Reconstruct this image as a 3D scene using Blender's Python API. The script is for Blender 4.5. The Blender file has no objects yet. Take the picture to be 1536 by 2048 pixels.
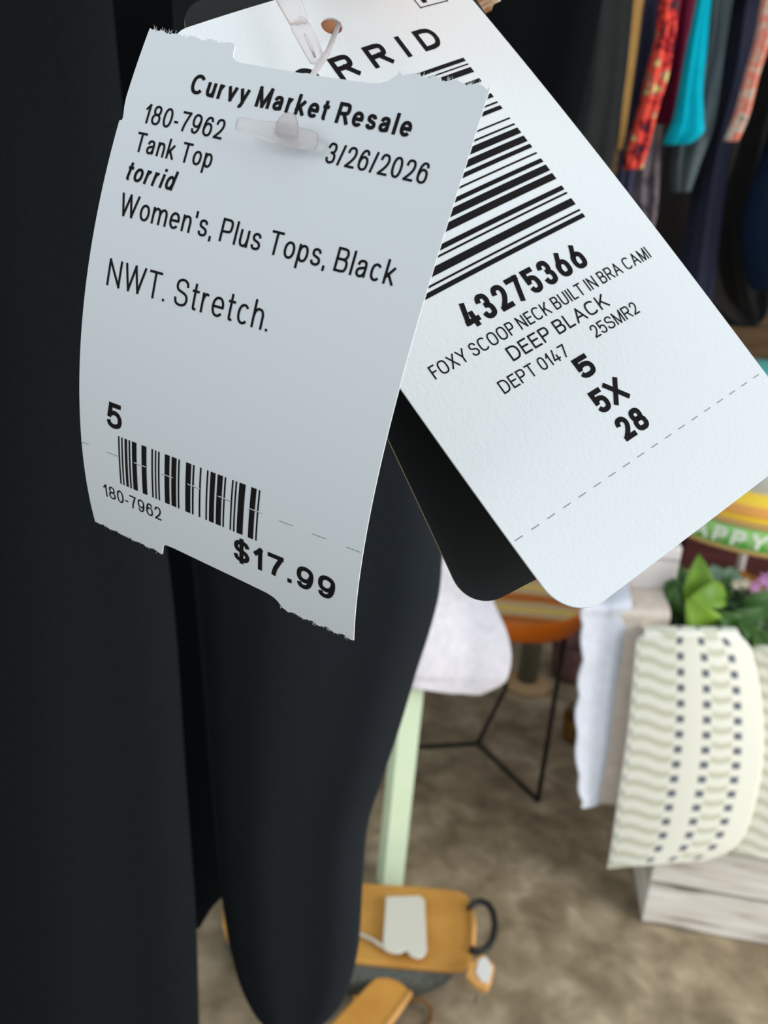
import bpy, bmesh, math, random
import numpy as np
from math import comb, pi, sin, cos, radians
from mathutils import Vector, Matrix
from mathutils.geometry import delaunay_2d_cdt, interpolate_bezier
random.seed(7)
SC = bpy.context.scene
COL = SC.collection

# ------------------------------------------------------------------ camera
F = 1700.0                                   # focal length in pixels of the 1536x2048 frame
CAM_H = 1.4
dn = Vector((-418 / F, -4976 / F, -1)).normalized()      # world down in camera axes
up = -dn
fw = (Vector((0, 0, -1)) - up * Vector((0, 0, -1)).dot(up)).normalized()
rt = fw.cross(up)
R = Matrix((rt, fw, up))                     # camera axes -> world axes
CAM = Vector((0, 0, CAM_H))
cd = bpy.data.cameras.new('camera')
cam = bpy.data.objects.new('camera', cd); COL.objects.link(cam)
cam.matrix_world = Matrix.Translation(CAM) @ R.to_4x4()
cd.sensor_fit = 'VERTICAL'; cd.sensor_height = 24.0; cd.sensor_width = 18.0
cd.lens = 24.0 * F / 2048
cd.clip_start = 0.01; cd.clip_end = 50
cd.dof.use_dof = True
cd.dof.focus_distance = 0.135
cd.dof.aperture_fstop = 19.0
SC.camera = cam

# ------------------------------------------------------------------ light and exposure
SC.view_settings.view_transform = 'Standard'
SC.view_settings.look = 'None'
SC.view_settings.gamma = 1.0
SC.view_settings.use_curve_mapping = False
SC.view_settings.exposure = 0.0
w = bpy.data.worlds.new('shop_daylight'); SC.world = w
w.use_nodes = True
w.node_tree.nodes['Background'].inputs[0].default_value = (0.83, 0.94, 1.0, 1)
w.node_tree.nodes['Background'].inputs[1].default_value = 0.40

def area(name, loc, target, sx, sy, power, color):
    l = bpy.data.lights.new(name, 'AREA'); l.shape = 'RECTANGLE'; l.size = sx; l.size_y = sy
    l.energy = power; l.color = color
    o = bpy.data.objects.new(name, l); COL.objects.link(o)
    o.location = loc
    o.rotation_euler = (Vector(target) - Vector(loc)).to_track_quat('-Z', 'Y').to_euler()
    return o
area('window_light', (2.4, -1.3, 2.3), (0.05, 0.5, 1.2), 1.8, 1.6, 28, (0.90, 0.965, 1.0))
area('fill_light_left', (-2.4, -1.0, 2.6), (0.0, 0.3, 1.3), 1.8, 1.6, 31, (0.88, 0.955, 1.0))  # added fill from the left for the price tag; no known window there
area('crate_fill_light', (2.7, 0.1, 1.25), (0.5, 1.0, 0.5), 1.6, 1.9, 55, (1.0, 0.98, 0.95))  # added lamp that brightens the crate and its throws; no known door
area('overhead_fill_light', (0.3, 0.4, 3.4), (0.2, 1.0, 0.0), 2.5, 2.5, 17, (0.95, 0.98, 1.0))  # added overhead fill to balance the tags; no known ceiling fixture

# ------------------------------------------------------------------ pixel rays (for measuring places in the shop)
def ray(px, py):
    return (R @ Vector(((px - 768) / F, -(py - 1024) / F, -1)))
def at(px, py, depth):                       # depth along the optical axis
    return CAM + ray(px, py) * depth
def on_z(px, py, z=0.0):
    r = ray(px, py); return CAM + r * ((z - CAM_H) / r.z)
def on_y(px, py, Y):
    r = ray(px, py); return CAM + r * (Y / r.y)
def cw(p):                                   # camera-axes point -> world
    return CAM + R @ Vector(p)
def z_above(P, py):                          # height over P at which its vertical crosses image row py
    lo, hi = P.z, P.z + 3
    for _ in range(50):
        m = (lo + hi) / 2
        q = R.transposed() @ (Vector((P.x, P.y, m)) - CAM)
        if 1024 - F * q.y / (-q.z) > py: lo = m
        else: hi = m
    return lo

# ------------------------------------------------------------------ materials
def mat(name, color, rough=0.8, spec=0.3, **k):
    m = bpy.data.materials.new(name); m.use_nodes = True
    b = m.node_tree.nodes['Principled BSDF']
    b.inputs['Base Color'].default_value = (*color, 1)
    b.inputs['Roughness'].default_value = rough
    b.inputs['Specular IOR Level'].default_value = spec
    for kk, v in k.items():
        b.inputs[kk.replace('_', ' ')].default_value = v
    return m
def nodes(m): return m.node_tree.nodes, m.node_tree.links, m.node_tree.nodes['Principled BSDF']
def coords(m, kind='Object', scale=(1, 1, 1)):
    n, l, b = nodes(m)
    t = n.new('ShaderNodeTexCoord'); mp = n.new('ShaderNodeMapping'); mp.inputs['Scale'].default_value = scale
    l.new(t.outputs[kind], mp.inputs[0]); return mp
def ramp(m, stops):
    n, l, b = nodes(m); r = n.new('ShaderNodeValToRGB'); e = r.color_ramp.elements
    while len(e) < len(stops): e.new(0.5)
    for el, (p, c) in zip(e, stops): el.position = p; el.color = (*c, 1)
    return r
def noise_mat(name, stops, scale, rough=0.85, detail=4, stretch=(1, 1, 1), bump=0.0, spec=0.2, distortion=0.0, kind='Object'):
    m = mat(name, stops[0][1], rough, spec)
    n, l, b = nodes(m); mp = coords(m, kind, stretch)
    t = n.new('ShaderNodeTexNoise'); t.inputs['Scale'].default_value = scale; t.inputs['Detail'].default_value = detail
    t.inputs['Distortion'].default_value = distortion
    l.new(mp.outputs[0], t.inputs[0]); r = ramp(m, stops)
    l.new(t.outputs[0], r.inputs[0]); l.new(r.outputs[0], b.inputs['Base Color'])
    if bump:
        bp = n.new('ShaderNodeBump'); bp.inputs['Strength'].default_value = bump; bp.inputs['Distance'].default_value = 0.002
        l.new(t.outputs[0], bp.inputs['Height']); l.new(bp.outputs[0], b.inputs['Normal'])
    return m
def srgb(r, g, b):
    f = lambda c: (c / 255 / 12.92) if c <= 10 else ((c / 255 + 0.055) / 1.055) ** 2.4
    return (f(r), f(g), f(b))
def paper(name, color, scale, strength):
    m = mat(name, color, 0.75, 0.25); n, l, b = nodes(m); mp = coords(m)
    t = n.new('ShaderNodeTexNoise'); t.inputs['Scale'].default_value = scale; t.inputs['Detail'].default_value = 6
    l.new(mp.outputs[0], t.inputs[0])
    bp = n.new('ShaderNodeBump'); bp.inputs['Strength'].default_value = strength; bp.inputs['Distance'].default_value = 0.0002
    l.new(t.outputs[0], bp.inputs['Height']); l.new(bp.outputs[0], b.inputs['Normal'])
    return m
M = {}
M['price_paper'] = paper('price_tag_paper', (0.80, 0.82, 0.84), 4000, 0.03)
M['card_paper'] = paper('hang_tag_card', (0.84, 0.86, 0.87), 1300, 0.35)
M['ink'] = mat('printed_black_ink', (0.012, 0.010, 0.011), 0.8, 0.1)
M['slit_light'] = mat('paper_fibre_and_highlight', (0.93, 0.94, 0.92), 0.9, 0.1)
M['slit_dark'] = mat('perforation_gap', (0.22, 0.22, 0.23), 0.9, 0.1)
M['black_card'] = mat('black_card', (0.010, 0.012, 0.013), 0.55, 0.2)
M['card_edge'] = mat('raw_card_edge', (0.42, 0.36, 0.22), 0.8, 0.2)
M['plastic'] = mat('clear_nylon', (0.97, 0.93, 0.93), 0.30, 0.4, Transmission_Weight=0.82, IOR=1.22)
M['black_fabric'] = noise_mat('black_jersey', [(0.3, srgb(38, 42, 46)), (0.7, srgb(44, 48, 52))], 900, 0.95, bump=0.15, spec=0.05)
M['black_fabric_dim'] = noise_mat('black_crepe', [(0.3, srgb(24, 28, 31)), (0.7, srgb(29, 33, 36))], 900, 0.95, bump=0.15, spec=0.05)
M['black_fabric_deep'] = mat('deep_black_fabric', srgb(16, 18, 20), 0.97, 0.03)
M['charcoal_fabric'] = noise_mat('charcoal_knit', [(0.3, srgb(44, 47, 48)), (0.7, srgb(56, 59, 58))], 300, 0.95, spec=0.05)

# ------------------------------------------------------------------ objects and their properties
def tag(o, label=None, cat=None, group=None, kind=None):
    if label: o['label'] = label
    if cat: o['category'] = cat
    if group: o['group'] = group
    if kind: o['kind'] = kind
    return o
def empty(name, loc=(0, 0, 0), rz=0):
    o = bpy.data.objects.new(name, None); COL.objects.link(o); o.location = loc; o.rotation_euler.z = rz
    o.empty_display_size = 0.02; return o
def mesh_obj(name, verts, faces, m, parent=None, smooth=False, local=True):
    """verts in world space; the object sits at its parent's (or its own) base."""
    me = bpy.data.meshes.new(name)
    V = [Vector(v) for v in verts]
    if parent is not None:
        inv = base_matrix(parent).inverted(); V = [inv @ v for v in V]
        loc = Vector((0, 0, 0))
    else:
        mn = Vector((min(v.x for v in V), min(v.y for v in V), min(v.z for v in V)))
        mx = Vector((max(v.x for v in V), max(v.y for v in V), max(v.z for v in V)))
        loc = Vector(((mn.x + mx.x) / 2, (mn.y + mx.y) / 2, mn.z)); V = [v - loc for v in V]
    me.from_pydata(V, [], faces)
    bm = bmesh.new(); bm.from_mesh(me); bmesh.ops.recalc_face_normals(bm, faces=bm.faces); bm.to_mesh(me); bm.free()
    if isinstance(m, (list, tuple)):
        for q in m: me.materials.append(q)
    elif m is not None: me.materials.append(m)
    if smooth:
        for p in me.polygons: p.use_smooth = True
    o = bpy.data.objects.new(name, me); COL.objects.link(o)
    if parent is not None: o.parent = parent
    else: o.location = loc
    return o
def base_matrix(o):
    m = Matrix.LocRotScale(o.location, o.rotation_euler, o.scale)
    return base_matrix(o.parent) @ m if o.parent else m
class MB:
    """collects world-space shapes that become ONE mesh object"""
    def __init__(s): s.v = []; s.f = []
    def add(s, v, f):
        k = len(s.v); s.v += [Vector(p) for p in v]; s.f += [tuple(i + k for i in q) for q in f]; return s
    def box(s, o, ax, ay, az):
        o, ax, ay, az = map(Vector, (o, ax, ay, az))
        v = [o + ax * i + ay * j + az * k for k in (0, 1) for j in (0, 1) for i in (0, 1)]
        return s.add(v, [(0, 2, 3, 1), (4, 5, 7, 6), (0, 1, 5, 4), (2, 6, 7, 3), (0, 4, 6, 2), (1, 3, 7, 5)])
    def tube(s, pts, r, n=10, closed=False, flat=1.0, upv=None):
        pts = [Vector(p) for p in pts]; N = len(pts)
        rr = r if isinstance(r, (list, tuple)) else [r] * N
        rings = []; prev = None
        for i, p in enumerate(pts):
            if closed: d = pts[(i + 1) % N] - pts[i - 1]
            else: d = pts[min(i + 1, N - 1)] - pts[max(i - 1, 0)]
            d.normalize()
            if prev is None:
                a = Vector(upv) if upv is not None else (Vector((0, 0, 1)) if abs(d.z) < 0.9 else Vector((1, 0, 0)))
            else: a = prev
            a = (a - d * a.dot(d)).normalized(); b = d.cross(a); prev = a
            rings.append([p + (a * cos(2 * pi * k / n) * flat + b * sin(2 * pi * k / n)) * rr[i] for k in range(n)])
        v = [q for g in rings for q in g]; f = []
        for i in range(N if closed else N - 1):
            for k in range(n):
                a, b = i * n, ((i + 1) % N) * n
                f.append((a + k, a + (k + 1) % n, b + (k + 1) % n, b + k))
        if not closed: f += [tuple(range(n))[::-1], tuple((N - 1) * n + k for k in range(n))]
        return s.add(v, f)
    def lathe(s, c, prof, n=40, axis=Vector((0, 0, 1)), xa=None):
        c = Vector(c); axis = Vector(axis).normalized()
        xa = Vector(xa) if xa is not None else (Vector((1, 0, 0)) if abs(axis.x) < 0.9 else Vector((0, 1, 0)))
        xa = (xa - axis * xa.dot(axis)).normalized(); ya = axis.cross(xa)
        v = [c + (xa * cos(2 * pi * k / n) + ya * sin(2 * pi * k / n)) * r + axis * h for (r, h) in prof for k in range(n)]
        f = []
        for i in range(len(prof) - 1):
            for k in range(n):
                f.append((i * n + k, i * n + (k + 1) % n, (i + 1) * n + (k + 1) % n, (i + 1) * n + k))
        f += [tuple(range(n))[::-1], tuple((len(prof) - 1) * n + k for k in range(n))]
        return s.add(v, f)
    def prism(s, poly, h):
        poly = [Vector(p) for p in poly]; h = Vector(h); n = len(poly)
        return s.add(poly + [p + h for p in poly], [tuple(range(n))[::-1], tuple(range(n, 2 * n))] + [(i, (i + 1) % n, n + (i + 1) % n, n + i) for i in range(n)])
    def build(s, name, m, parent=None, smooth=False): return mesh_obj(name, s.v, s.f, m, parent, smooth)
def bevel(o, wdt=0.004, seg=3):
    b = o.modifiers.new('bevel', 'BEVEL'); b.width = wdt; b.segments = seg; b.limit_method = 'ANGLE'; return o
def interp(tab, x):
    xs = [t[0] for t in tab]
    return [float(np.interp(x, xs, [t[i] for t in tab])) for i in range(1, len(tab[0]))]
def smooth_tab(tab, n):
    """resample a table of rows (y, a, b, ..) with Catmull-Rom"""
    T = [np.array(t, float) for t in tab]; out = []
    for i in range(len(T) - 1):
        p0, p1, p2, p3 = T[max(i - 1, 0)], T[i], T[i + 1], T[min(i + 2, len(T) - 1)]
        for k in range(n):
            t = k / n
            out.append(0.5 * ((2 * p1) + (-p0 + p2) * t + (2 * p0 - 5 * p1 + 4 * p2 - p3) * t * t + (-p0 + 3 * p1 - 3 * p2 + p3) * t ** 3))
    out.append(T[-1]); return out

# ------------------------------------------------------------------ the setting
floor_m = noise_mat('stained_concrete', [(0.28, srgb(118, 103, 82)), (0.44, srgb(144, 128, 104)), (0.56, srgb(162, 145, 120)), (0.72, srgb(188, 172, 146))], 13.0, 0.6, detail=7, spec=0.25, distortion=.35)
tag(MB().box((-3, -1.5, -0.05), (7, 0, 0), (0, 5.2, 0), (0, 0, 0.05)).build('floor', floor_m), kind='structure')
wall_m = noise_mat('brown_wood_wall', [(0.3, srgb(84, 64, 44)), (0.7, srgb(112, 86, 60))], 6, 0.8, stretch=(1, 1, 6))
tag(MB().box((-3, 3.6, 0), (7, 0, 0), (0, 0.1, 0), (0, 0, 3)).build('wall_back', wall_m), kind='structure')

# ------------------------------------------------------------------ curved paper sheets
C1 = np.array([[[-0.03547, 0.07324, -0.1287], [-0.0425, 0.05365, -0.12794], [-0.04839, 0.0334, -0.13151], [-0.05216, 0.01401, -0.14089], [-0.05248, -0.00179, -0.15448]], [[-0.01068, 0.06467, -0.12043], [-0.01751, 0.04493, -0.12049], [-0.02353, 0.02506, -0.12315], [-0.02805, 0.00502, -0.13102], [-0.02906, -0.01144, -0.14379]], [[0.01404, 0.05607, -0.112], [0.00782, 0.03626, -0.11395], [0.00111, 0.01665, -0.11422], [-0.00393, -0.00404, -0.12135], [-0.00482, -0.02034, -0.13431]]])
C2 = np.array([[[-0.03713, 0.07916, -0.14147], [-0.01568, 0.04664, -0.13877], [0.00593, 0.0141, -0.13559], [0.02844, -0.0171, -0.12855]], [[-0.01237, 0.09466, -0.15207], [0.00934, 0.06229, -0.14818], [0.03107, 0.03015, -0.14439], [0.05302, -0.00191, -0.13978]], [[0.01092, 0.10842, -0.16731], [0.03364, 0.07733, -0.16054], [0.05549, 0.04513, -0.15618], [0.07724, 0.01291, -0.15225]]])
C3 = np.array([[[-0.03698, 0.08879, -0.14846], [-0.01919, 0.05405, -0.14403], [-0.00206, 0.0187, -0.14144], [0.0143, -0.01703, -0.14187]], [[0.01462, 0.11196, -0.17387], [0.03289, 0.07768, -0.168], [0.05076, 0.04297, -0.16332], [0.06812, 0.00786, -0.15998]]])
RN = np.array(R)
def bern(n, t): return np.stack([comb(n, i) * t ** i * (1 - t) ** (n - i) for i in range(n + 1)], -1)
class Sheet:
    """a bent sheet of card; u, v are millimetres from its top left corner"""
    def __init__(s, C, W, H): s.C, s.W, s.H = C, W, H
    def raw(s, u, v):
        return np.einsum('ki,kj,ijc->kc', bern(s.C.shape[0] - 1, u / s.W), bern(s.C.shape[1] - 1, v / s.H), s.C)
    def map(s, uv, off=0.0):
        uv = np.array(uv, float).reshape(-1, 2); u, v = uv[:, 0], uv[:, 1]; e = 0.05
        P = s.raw(u, v); n = np.cross(s.raw(u + e, v) - s.raw(u - e, v), s.raw(u, v - e) - s.raw(u, v + e))
        n /= np.linalg.norm(n, axis=1)[:, None]
        P = P + n * (np.asarray(off).reshape(-1, 1) if np.ndim(off) else off)
        return (P @ RN.T) + np.array(CAM)
S1 = Sheet(C1, 55.0, 83.4); S2 = Sheet(C2, 62.0, 117.25); S3 = Sheet(C3, 62.0, 117.8)
def inside(p, poly):
    c = False; x, y = p
    for i in range(len(poly)):
        (x1, y1), (x2, y2) = poly[i - 1], poly[i]
        if (y1 > y) != (y2 > y) and x < (x2 - x1) * (y - y1) / (y2 - y1) + x1: c = not c
    return c
def sheet_obj(name, S, outline, holes, step, thick, m, parent, edge_m=None):
    verts = []; edges = []
    for loop in [outline] + holes:
        k = len(verts); verts += loop; edges += [(k + i, k + (i + 1) % len(loop)) for i in range(len(loop))]
    us = np.arange(step / 2, S.W, step); vs = np.arange(step / 2, S.H, step)
    B = np.array(verts)
    for u in us:
        for v in vs:
            if inside((u, v), outline) and not any(inside((u, v), h) for h in holes) and np.min(np.abs(B - (u, v)).sum(1)) > step * 0.55:
                verts.append((u, v))
    V, E_, Fc, *_ = delaunay_2d_cdt([Vector(p) for p in verts], edges, [], 0, 1e-5)
    keep = []
    for f in Fc:
        c = sum((V[i] for i in f), Vector((0, 0))) / len(f)
        if inside(c, outline) and not any(inside(c, h) for h in holes): keep.append(tuple(f))
    uv = [(p.x, p.y) for p in V]; n = len(uv)
    P = np.concatenate([S.map(uv, 0.0), S.map(uv, -thick)])
    cnt = {}
    for f in keep:
        for a, b in zip(f, f[1:] + f[:1]): cnt[(a, b)] = cnt.get((a, b), 0) + 1
    faces = list(keep) + [tuple(i + n for i in f[::-1]) for f in keep]
    ne = len(faces); rim = [(a, b) for (a, b) in cnt if (b, a) not in cnt]
    ids = sorted({i for e in rim for i in e}); k2 = {i: 2 * n + q for q, i in enumerate(ids)}; nb = len(ids)
    P = np.concatenate([P, P[ids], P[[i + n for i in ids]]])      # the cut edge keeps its own crisp shading
    for a, b in rim: faces.append((k2[a], k2[a] + nb, k2[b] + nb, k2[b]))
    o = mesh_obj(name, P, faces, [m, edge_m] if edge_m else m, parent)
    for i, p in enumerate(o.data.polygons):
        if i < ne: p.use_smooth = True
        elif edge_m: p.material_index = 1
    return o

# ------------------------------------------------------------------ lettering (strokes drawn in millimetres on a sheet)
class Ink:
    """flat printed strokes; maps 2-D millimetres onto a surface"""
    def __init__(s): s.v = []; s.f = []
    def stroke(s, pts, wdt, square=False):
        P = [np.array(p, float) for p in pts]
        if len(P) < 2: return
        if square:
            d = P[0] - P[1]; P[0] = P[0] + d / (np.linalg.norm(d) + 1e-9) * wdt / 2
            d = P[-1] - P[-2]; P[-1] = P[-1] + d / (np.linalg.norm(d) + 1e-9) * wdt / 2
        Q = [P[0]]
        for a, b in zip(P, P[1:]):
            n = max(1, int(np.linalg.norm(b - a) / 0.8)); Q += [a + (b - a) * i / n for i in range(1, n + 1)]
        k = len(s.v)
        for i, p in enumerate(Q):
            d = Q[min(i + 1, len(Q) - 1)] - Q[max(i - 1, 0)]; d = d / (np.linalg.norm(d) + 1e-9)
            n = np.array([-d[1], d[0]]) * wdt / 2
            s.v += [p + n, p - n]
        for i in range(len(Q) - 1): s.f.append((k + 2 * i, k + 2 * i + 1, k + 2 * i + 3, k + 2 * i + 2))
    def rect(s, u0, v0, u1, v1):
        if abs(u1 - u0) > abs(v1 - v0): s.stroke([(u0, (v0 + v1) / 2), (u1, (v0 + v1) / 2)], abs(v1 - v0))
        else: s.stroke([((u0 + u1) / 2, v0), ((u0 + u1) / 2, v1)], abs(u1 - u0))
    def build(s, name, S, m, parent, off=0.00006):
        o = mesh_obj(name, S.map(s.v, off), s.f, m, parent); return o
def L(*p): return ('l', p)
def Cc(*p): return ('c', p)
def O(cx, cy, rx, ry, a0=0, a1=360): return ('o', (cx, cy, rx, ry, a0, a1))
XH = 0.725
TOP, DES = 9, -9
G = {   # char: (width, height, strokes) in cap heights, 0..1 inside the letter's box
 '0': (.60, 1, [O(.5, .5, .5, .5)]), '1': (.34, 1, [L((.85, 0), (.85, 1)), L((.85, 1), (.0, .76))]),
 '2': (.58, 1, [Cc((.02, .70), (.1, .88), (.27, .98), (.5, 1), (.78, .97), (.96, .83), (.97, .65), (.82, .46), (.5, .25), (.2, .1), (.03, 0)), L((.03, 0), (1, 0))]),
 '3': (.58, 1, [Cc((.02, .74), (.1, .9), (.28, .99), (.5, 1), (.8, .95), (.93, .77), (.84, .6), (.6, .535), (.36, .53)), Cc((.36, .53), (.65, .52), (.93, .42), (1, .26), (.9, .08), (.5, 0), (.15, .06), (0, .26))]),
 '4': (.62, 1, [L((.76, 0), (.76, 1)), L((.76, 1), (0, .27)), L((0, .27), (1, .27))]),
 '5': (.60, 1, [L((.9, 1), (.2, 1)), L((.2, 1), (.08, .5)), Cc((.08, .5), (.25, .6), (.52, .65), (.86, .56), (1, .33), (.9, .1), (.52, 0), (.14, .06), (0, .25))]),
 '6': (.59, 1, [Cc((.95, .78), (.86, .94), (.6, 1), (.32, .95), (.1, .75), (0, .42), (.08, .12), (.48, 0), (.88, .08), (1, .32), (.9, .56), (.52, .66), (.16, .56), (.02, .34))]),
 '7': (.58, 1, [L((0, 1), (1, 1)), Cc((1, 1), (.7, .62), (.48, .3), (.36, -.07))]),
 '8': (.60, 1, [O(.5, .765, .42, .235), O(.5, .265, .5, .265)]),
 '9': (.59, 1, [Cc((.05, .22), (.14, .06), (.4, 0), (.68, .05), (.9, .25), (1, .58), (.92, .88), (.52, 1), (.12, .92), (0, .68), (.1, .44), (.48, .34), (.84, .44), (.98, .66))]),
 '-': (.26, 1, [L((0, .36), (1, .36))]), '/': (.3, 1, [L((0, 0), (1, 1))]),
 '.': (.02, 1, [L((0, 0), (0, .002))]), ',': (.04, 1, [L((.5, 0), (.5, .002)), Cc((.5, 0), (.5, -.1), (0, -.2))]),
 "'": (.02, 1, [L((0, 1), (0, .78))]),
 '$': (.60, 1, [Cc((1, .76), (.88, .93), (.5, 1), (.14, .92), (.04, .75), (.16, .58), (.5, .51), (.86, .42), (1, .25), (.88, .07), (.5, 0), (.12, .07), (0, .27)), L((.5, -.1), (.5, 1.1))]),
 'A': (.80, 1, [L((0, 0), (.5, 1)), L((.5, 1), (1, 0)), L((.2, .34), (.8, .34))]),
 'B': (.66, 1, [L((0, 0), (0, 1)), L((0, 1), (.5, 1)), Cc((.5, 1), (.8, .96), (.93, .77), (.8, .58), (.5, .53)), L((0, .53), (.52, .53)), Cc((.52, .53), (.88, .48), (1, .27), (.88, .05), (.52, 0)), L((.52, 0), (0, 0))]),
 'C': (.78, 1, [O(.5, .5, .5, .5, 38, 322)]),
 'D': (.72, 1, [L((0, 0), (0, 1)), L((0, 1), (.42, 1)), Cc((.42, 1), (.78, .93), (.97, .7), (1, .5), (.97, .3), (.78, .07), (.42, 0)), L((.42, 0), (0, 0))]),
 'E': (.58, 1, [L((0, 0), (0, 1)), L((0, 1), (1, 1)), L((0, .53), (.9, .53)), L((0, 0), (1, 0))]),
 'F': (.54, 1, [L((0, 0), (0, 1)), L((0, 1), (1, 1)), L((0, .52), (.86, .52))]),
 'H': (.70, 1, [L((0, 0), (0, 1)), L((1, 0), (1, 1)), L((0, .53), (1, .53))]),
 'I': (.02, 1, [L((.5, 0), (.5, 1))]),
 'K': (.70, 1, [L((0, 0), (0, 1)), L((0, .34), (.92, 1)), L((.36, .6), (1, 0))]),
 'L': (.52, 1, [L((0, 0), (0, 1)), L((0, 0), (1, 0))]),
 'M': (.80, 1, [L((0, 0), (0, 1)), L((1, 0), (1, 1)), L((0, 1), (.5, 0)), L((.5, 0), (1, 1))]),
 'N': (.70, 1, [L((0, 0), (0, 1)), L((1, 0), (1, 1)), L((0, 1), (1, 0))]),
 'O': (.80, 1, [O(.5, .5, .5, .5)]),
 'P': (.64, 1, [L((0, 0), (0, 1)), L((0, 1), (.55, 1)), Cc((.55, 1), (.88, .95), (1, .72), (.88, .49), (.55, .44)), L((.55, .44), (0, .44))]),
 'R': (.68, 1, [L((0, 0), (0, 1)), L((0, 1), (.55, 1)), Cc((.55, 1), (.88, .95), (.97, .74), (.88, .53), (.55, .47)), L((.55, .47), (0, .47)), L((.55, .47), (1, 0))]),
 'S': (.68, 1, [Cc((.95, .74), (.84, .92), (.5, 1), (.16, .93), (.04, .76), (.16, .59), (.5, .52), (.86, .43), (1, .26), (.88, .07), (.5, 0), (.12, .07), (0, .28))]),
 'T': (.66, 1, [L((.5, 0), (.5, 1)), L((0, 1), (1, 1))]),
 'U': (.68, 1, [L((0, 1), (0, .36)), Cc((0, .36), (.07, .13), (.25, .03), (.5, 0), (.75, .03), (.93, .13), (1, .36)), L((1, .36), (1, 1))]),
 'W': (1.10, 1, [L((0, 1), (.25, 0)), L((.25, 0), (.5, 1)), L((.5, 1), (.75, 0)), L((.75, 0), (1, 1))]),
 'X': (.74, 1, [L((0, 0), (.95, 1)), L((.05, 1), (1, 0))]),
 'Y': (.74, 1, [L((.5, 0), (.5, .43)), L((.5, .43), (0, 1)), L((.5, .43), (1, 1))]),
 'a': (.56, XH, [Cc((.03, .70), (.15, .92), (.48, 1), (.8, .93), (.9, .70), (.9, .5)), L((.9, .6), (.9, .12)), Cc((.9, .12), (.93, .03), (1, 0)), Cc((.9, .6), (.5, .54), (.12, .44), (0, .25), (.1, .07), (.36, 0), (.7, .08), (.9, .34))]),
 'c': (.54, XH, [O(.5, .5, .5, .5, 42, 318)]),
 'd': (.56, XH, [O(.48, .5, .48, .5), L((1, 0), (1, TOP))]),
 'e': (.58, XH, [O(.5, .5, .5, .5, 0, 322), L((0.03, .5), (.97, .5))]),
 'h': (.52, XH, [L((0, 0), (0, TOP)), Cc((0, .56), (.1, .82), (.3, .97), (.55, 1), (.85, .93), (1, .68), (1, .6)), L((1, .6), (1, 0))]),
 'i': (.02, XH, [L((.5, 0), (.5, 1)), L((.5, TOP), (.5, TOP + .001))]),
 'k': (.52, XH, [L((0, 0), (0, TOP)), L((0, .3), (.9, 1)), L((.32, .6), (1, 0))]),
 'l': (.02, XH, [L((.5, 0), (.5, TOP))]),
 'm': (.90, XH, [L((0, 0), (0, 1)), Cc((0, .6), (.08, .86), (.24, 1), (.42, .94), (.5, .68), (.5, .6)), L((.5, .6), (.5, 0)), Cc((.5, .6), (.58, .86), (.74, 1), (.92, .94), (1, .68), (1, .6)), L((1, .6), (1, 0))]),
 'n': (.52, XH, [L((0, 0), (0, 1)), Cc((0, .56), (.1, .82), (.3, .97), (.55, 1), (.85, .93), (1, .68), (1, .6)), L((1, .6), (1, 0))]),
 'o': (.58, XH, [O(.5, .5, .5, .5)]),
 'p': (.56, XH, [O(.52, .5, .48, .5), L((0, 1), (0, DES))]),
 'r': (.36, XH, [L((0, 0), (0, 1)), Cc((0, .55), (.2, .85), (.55, 1), (1, .96))]),
 's': (.52, XH, [Cc((.93, .76), (.82, .93), (.48, 1), (.14, .93), (.05, .76), (.16, .6), (.5, .52), (.86, .42), (1, .25), (.88, .07), (.5, 0), (.12, .07), (0, .26))]),
 't': (.34, XH, [L((.38, .2), (.38, 1.36)), Cc((.38, .2), (.44, .03), (.7, 0), (1, .02)), L((0, 1), (1, 1))]),
 'u': (.52, XH, [L((1, 0), (1, 1)), Cc((1, .44), (.9, .18), (.7, .03), (.45, 0), (.15, .07), (0, .32), (0, .4)), L((0, .4), (0, 1))]),
 'v': (.54, XH, [L((0, 1), (.5, 0)), L((.5, 0), (1, 1))]),
 'y': (.54, XH, [L((0, 1), (.52, 0)), L((1, 1), (.48, -.08)), Cc((.48, -.08), (.38, -.3), (.25, -.4), (.02, -.38))]),
}
GD = dict(G)   # squarer condensed letters of the hang tag
GD['4'] = (.62, 1, [L((.46, 1), (0, .2)), L((0, .2), (1, .2)), L((.72, 0), (.72, .5))])
GD['6'] = (.60, 1, [L((.62, 1), (.1, .47)), O(.5, .315, .5, .315)])
GD['7'] = (.58, 1, [L((0, 1), (1, 1)), L((1, 1), (.36, 0))])
GD['1'] = (.30, 1, [L((.9, 0), (.9, 1)), L((.9, 1), (.0, .72))])
GD['5'] = (.58, 1, [L((.92, 1), (.06, 1)), L((.06, 1), (.06, .5)), Cc((.06, .5), (.25, .6), (.52, .64), (.88, .55), (1, .32), (.88, .08), (.5, 0), (.14, .06), (0, .22))])
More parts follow.
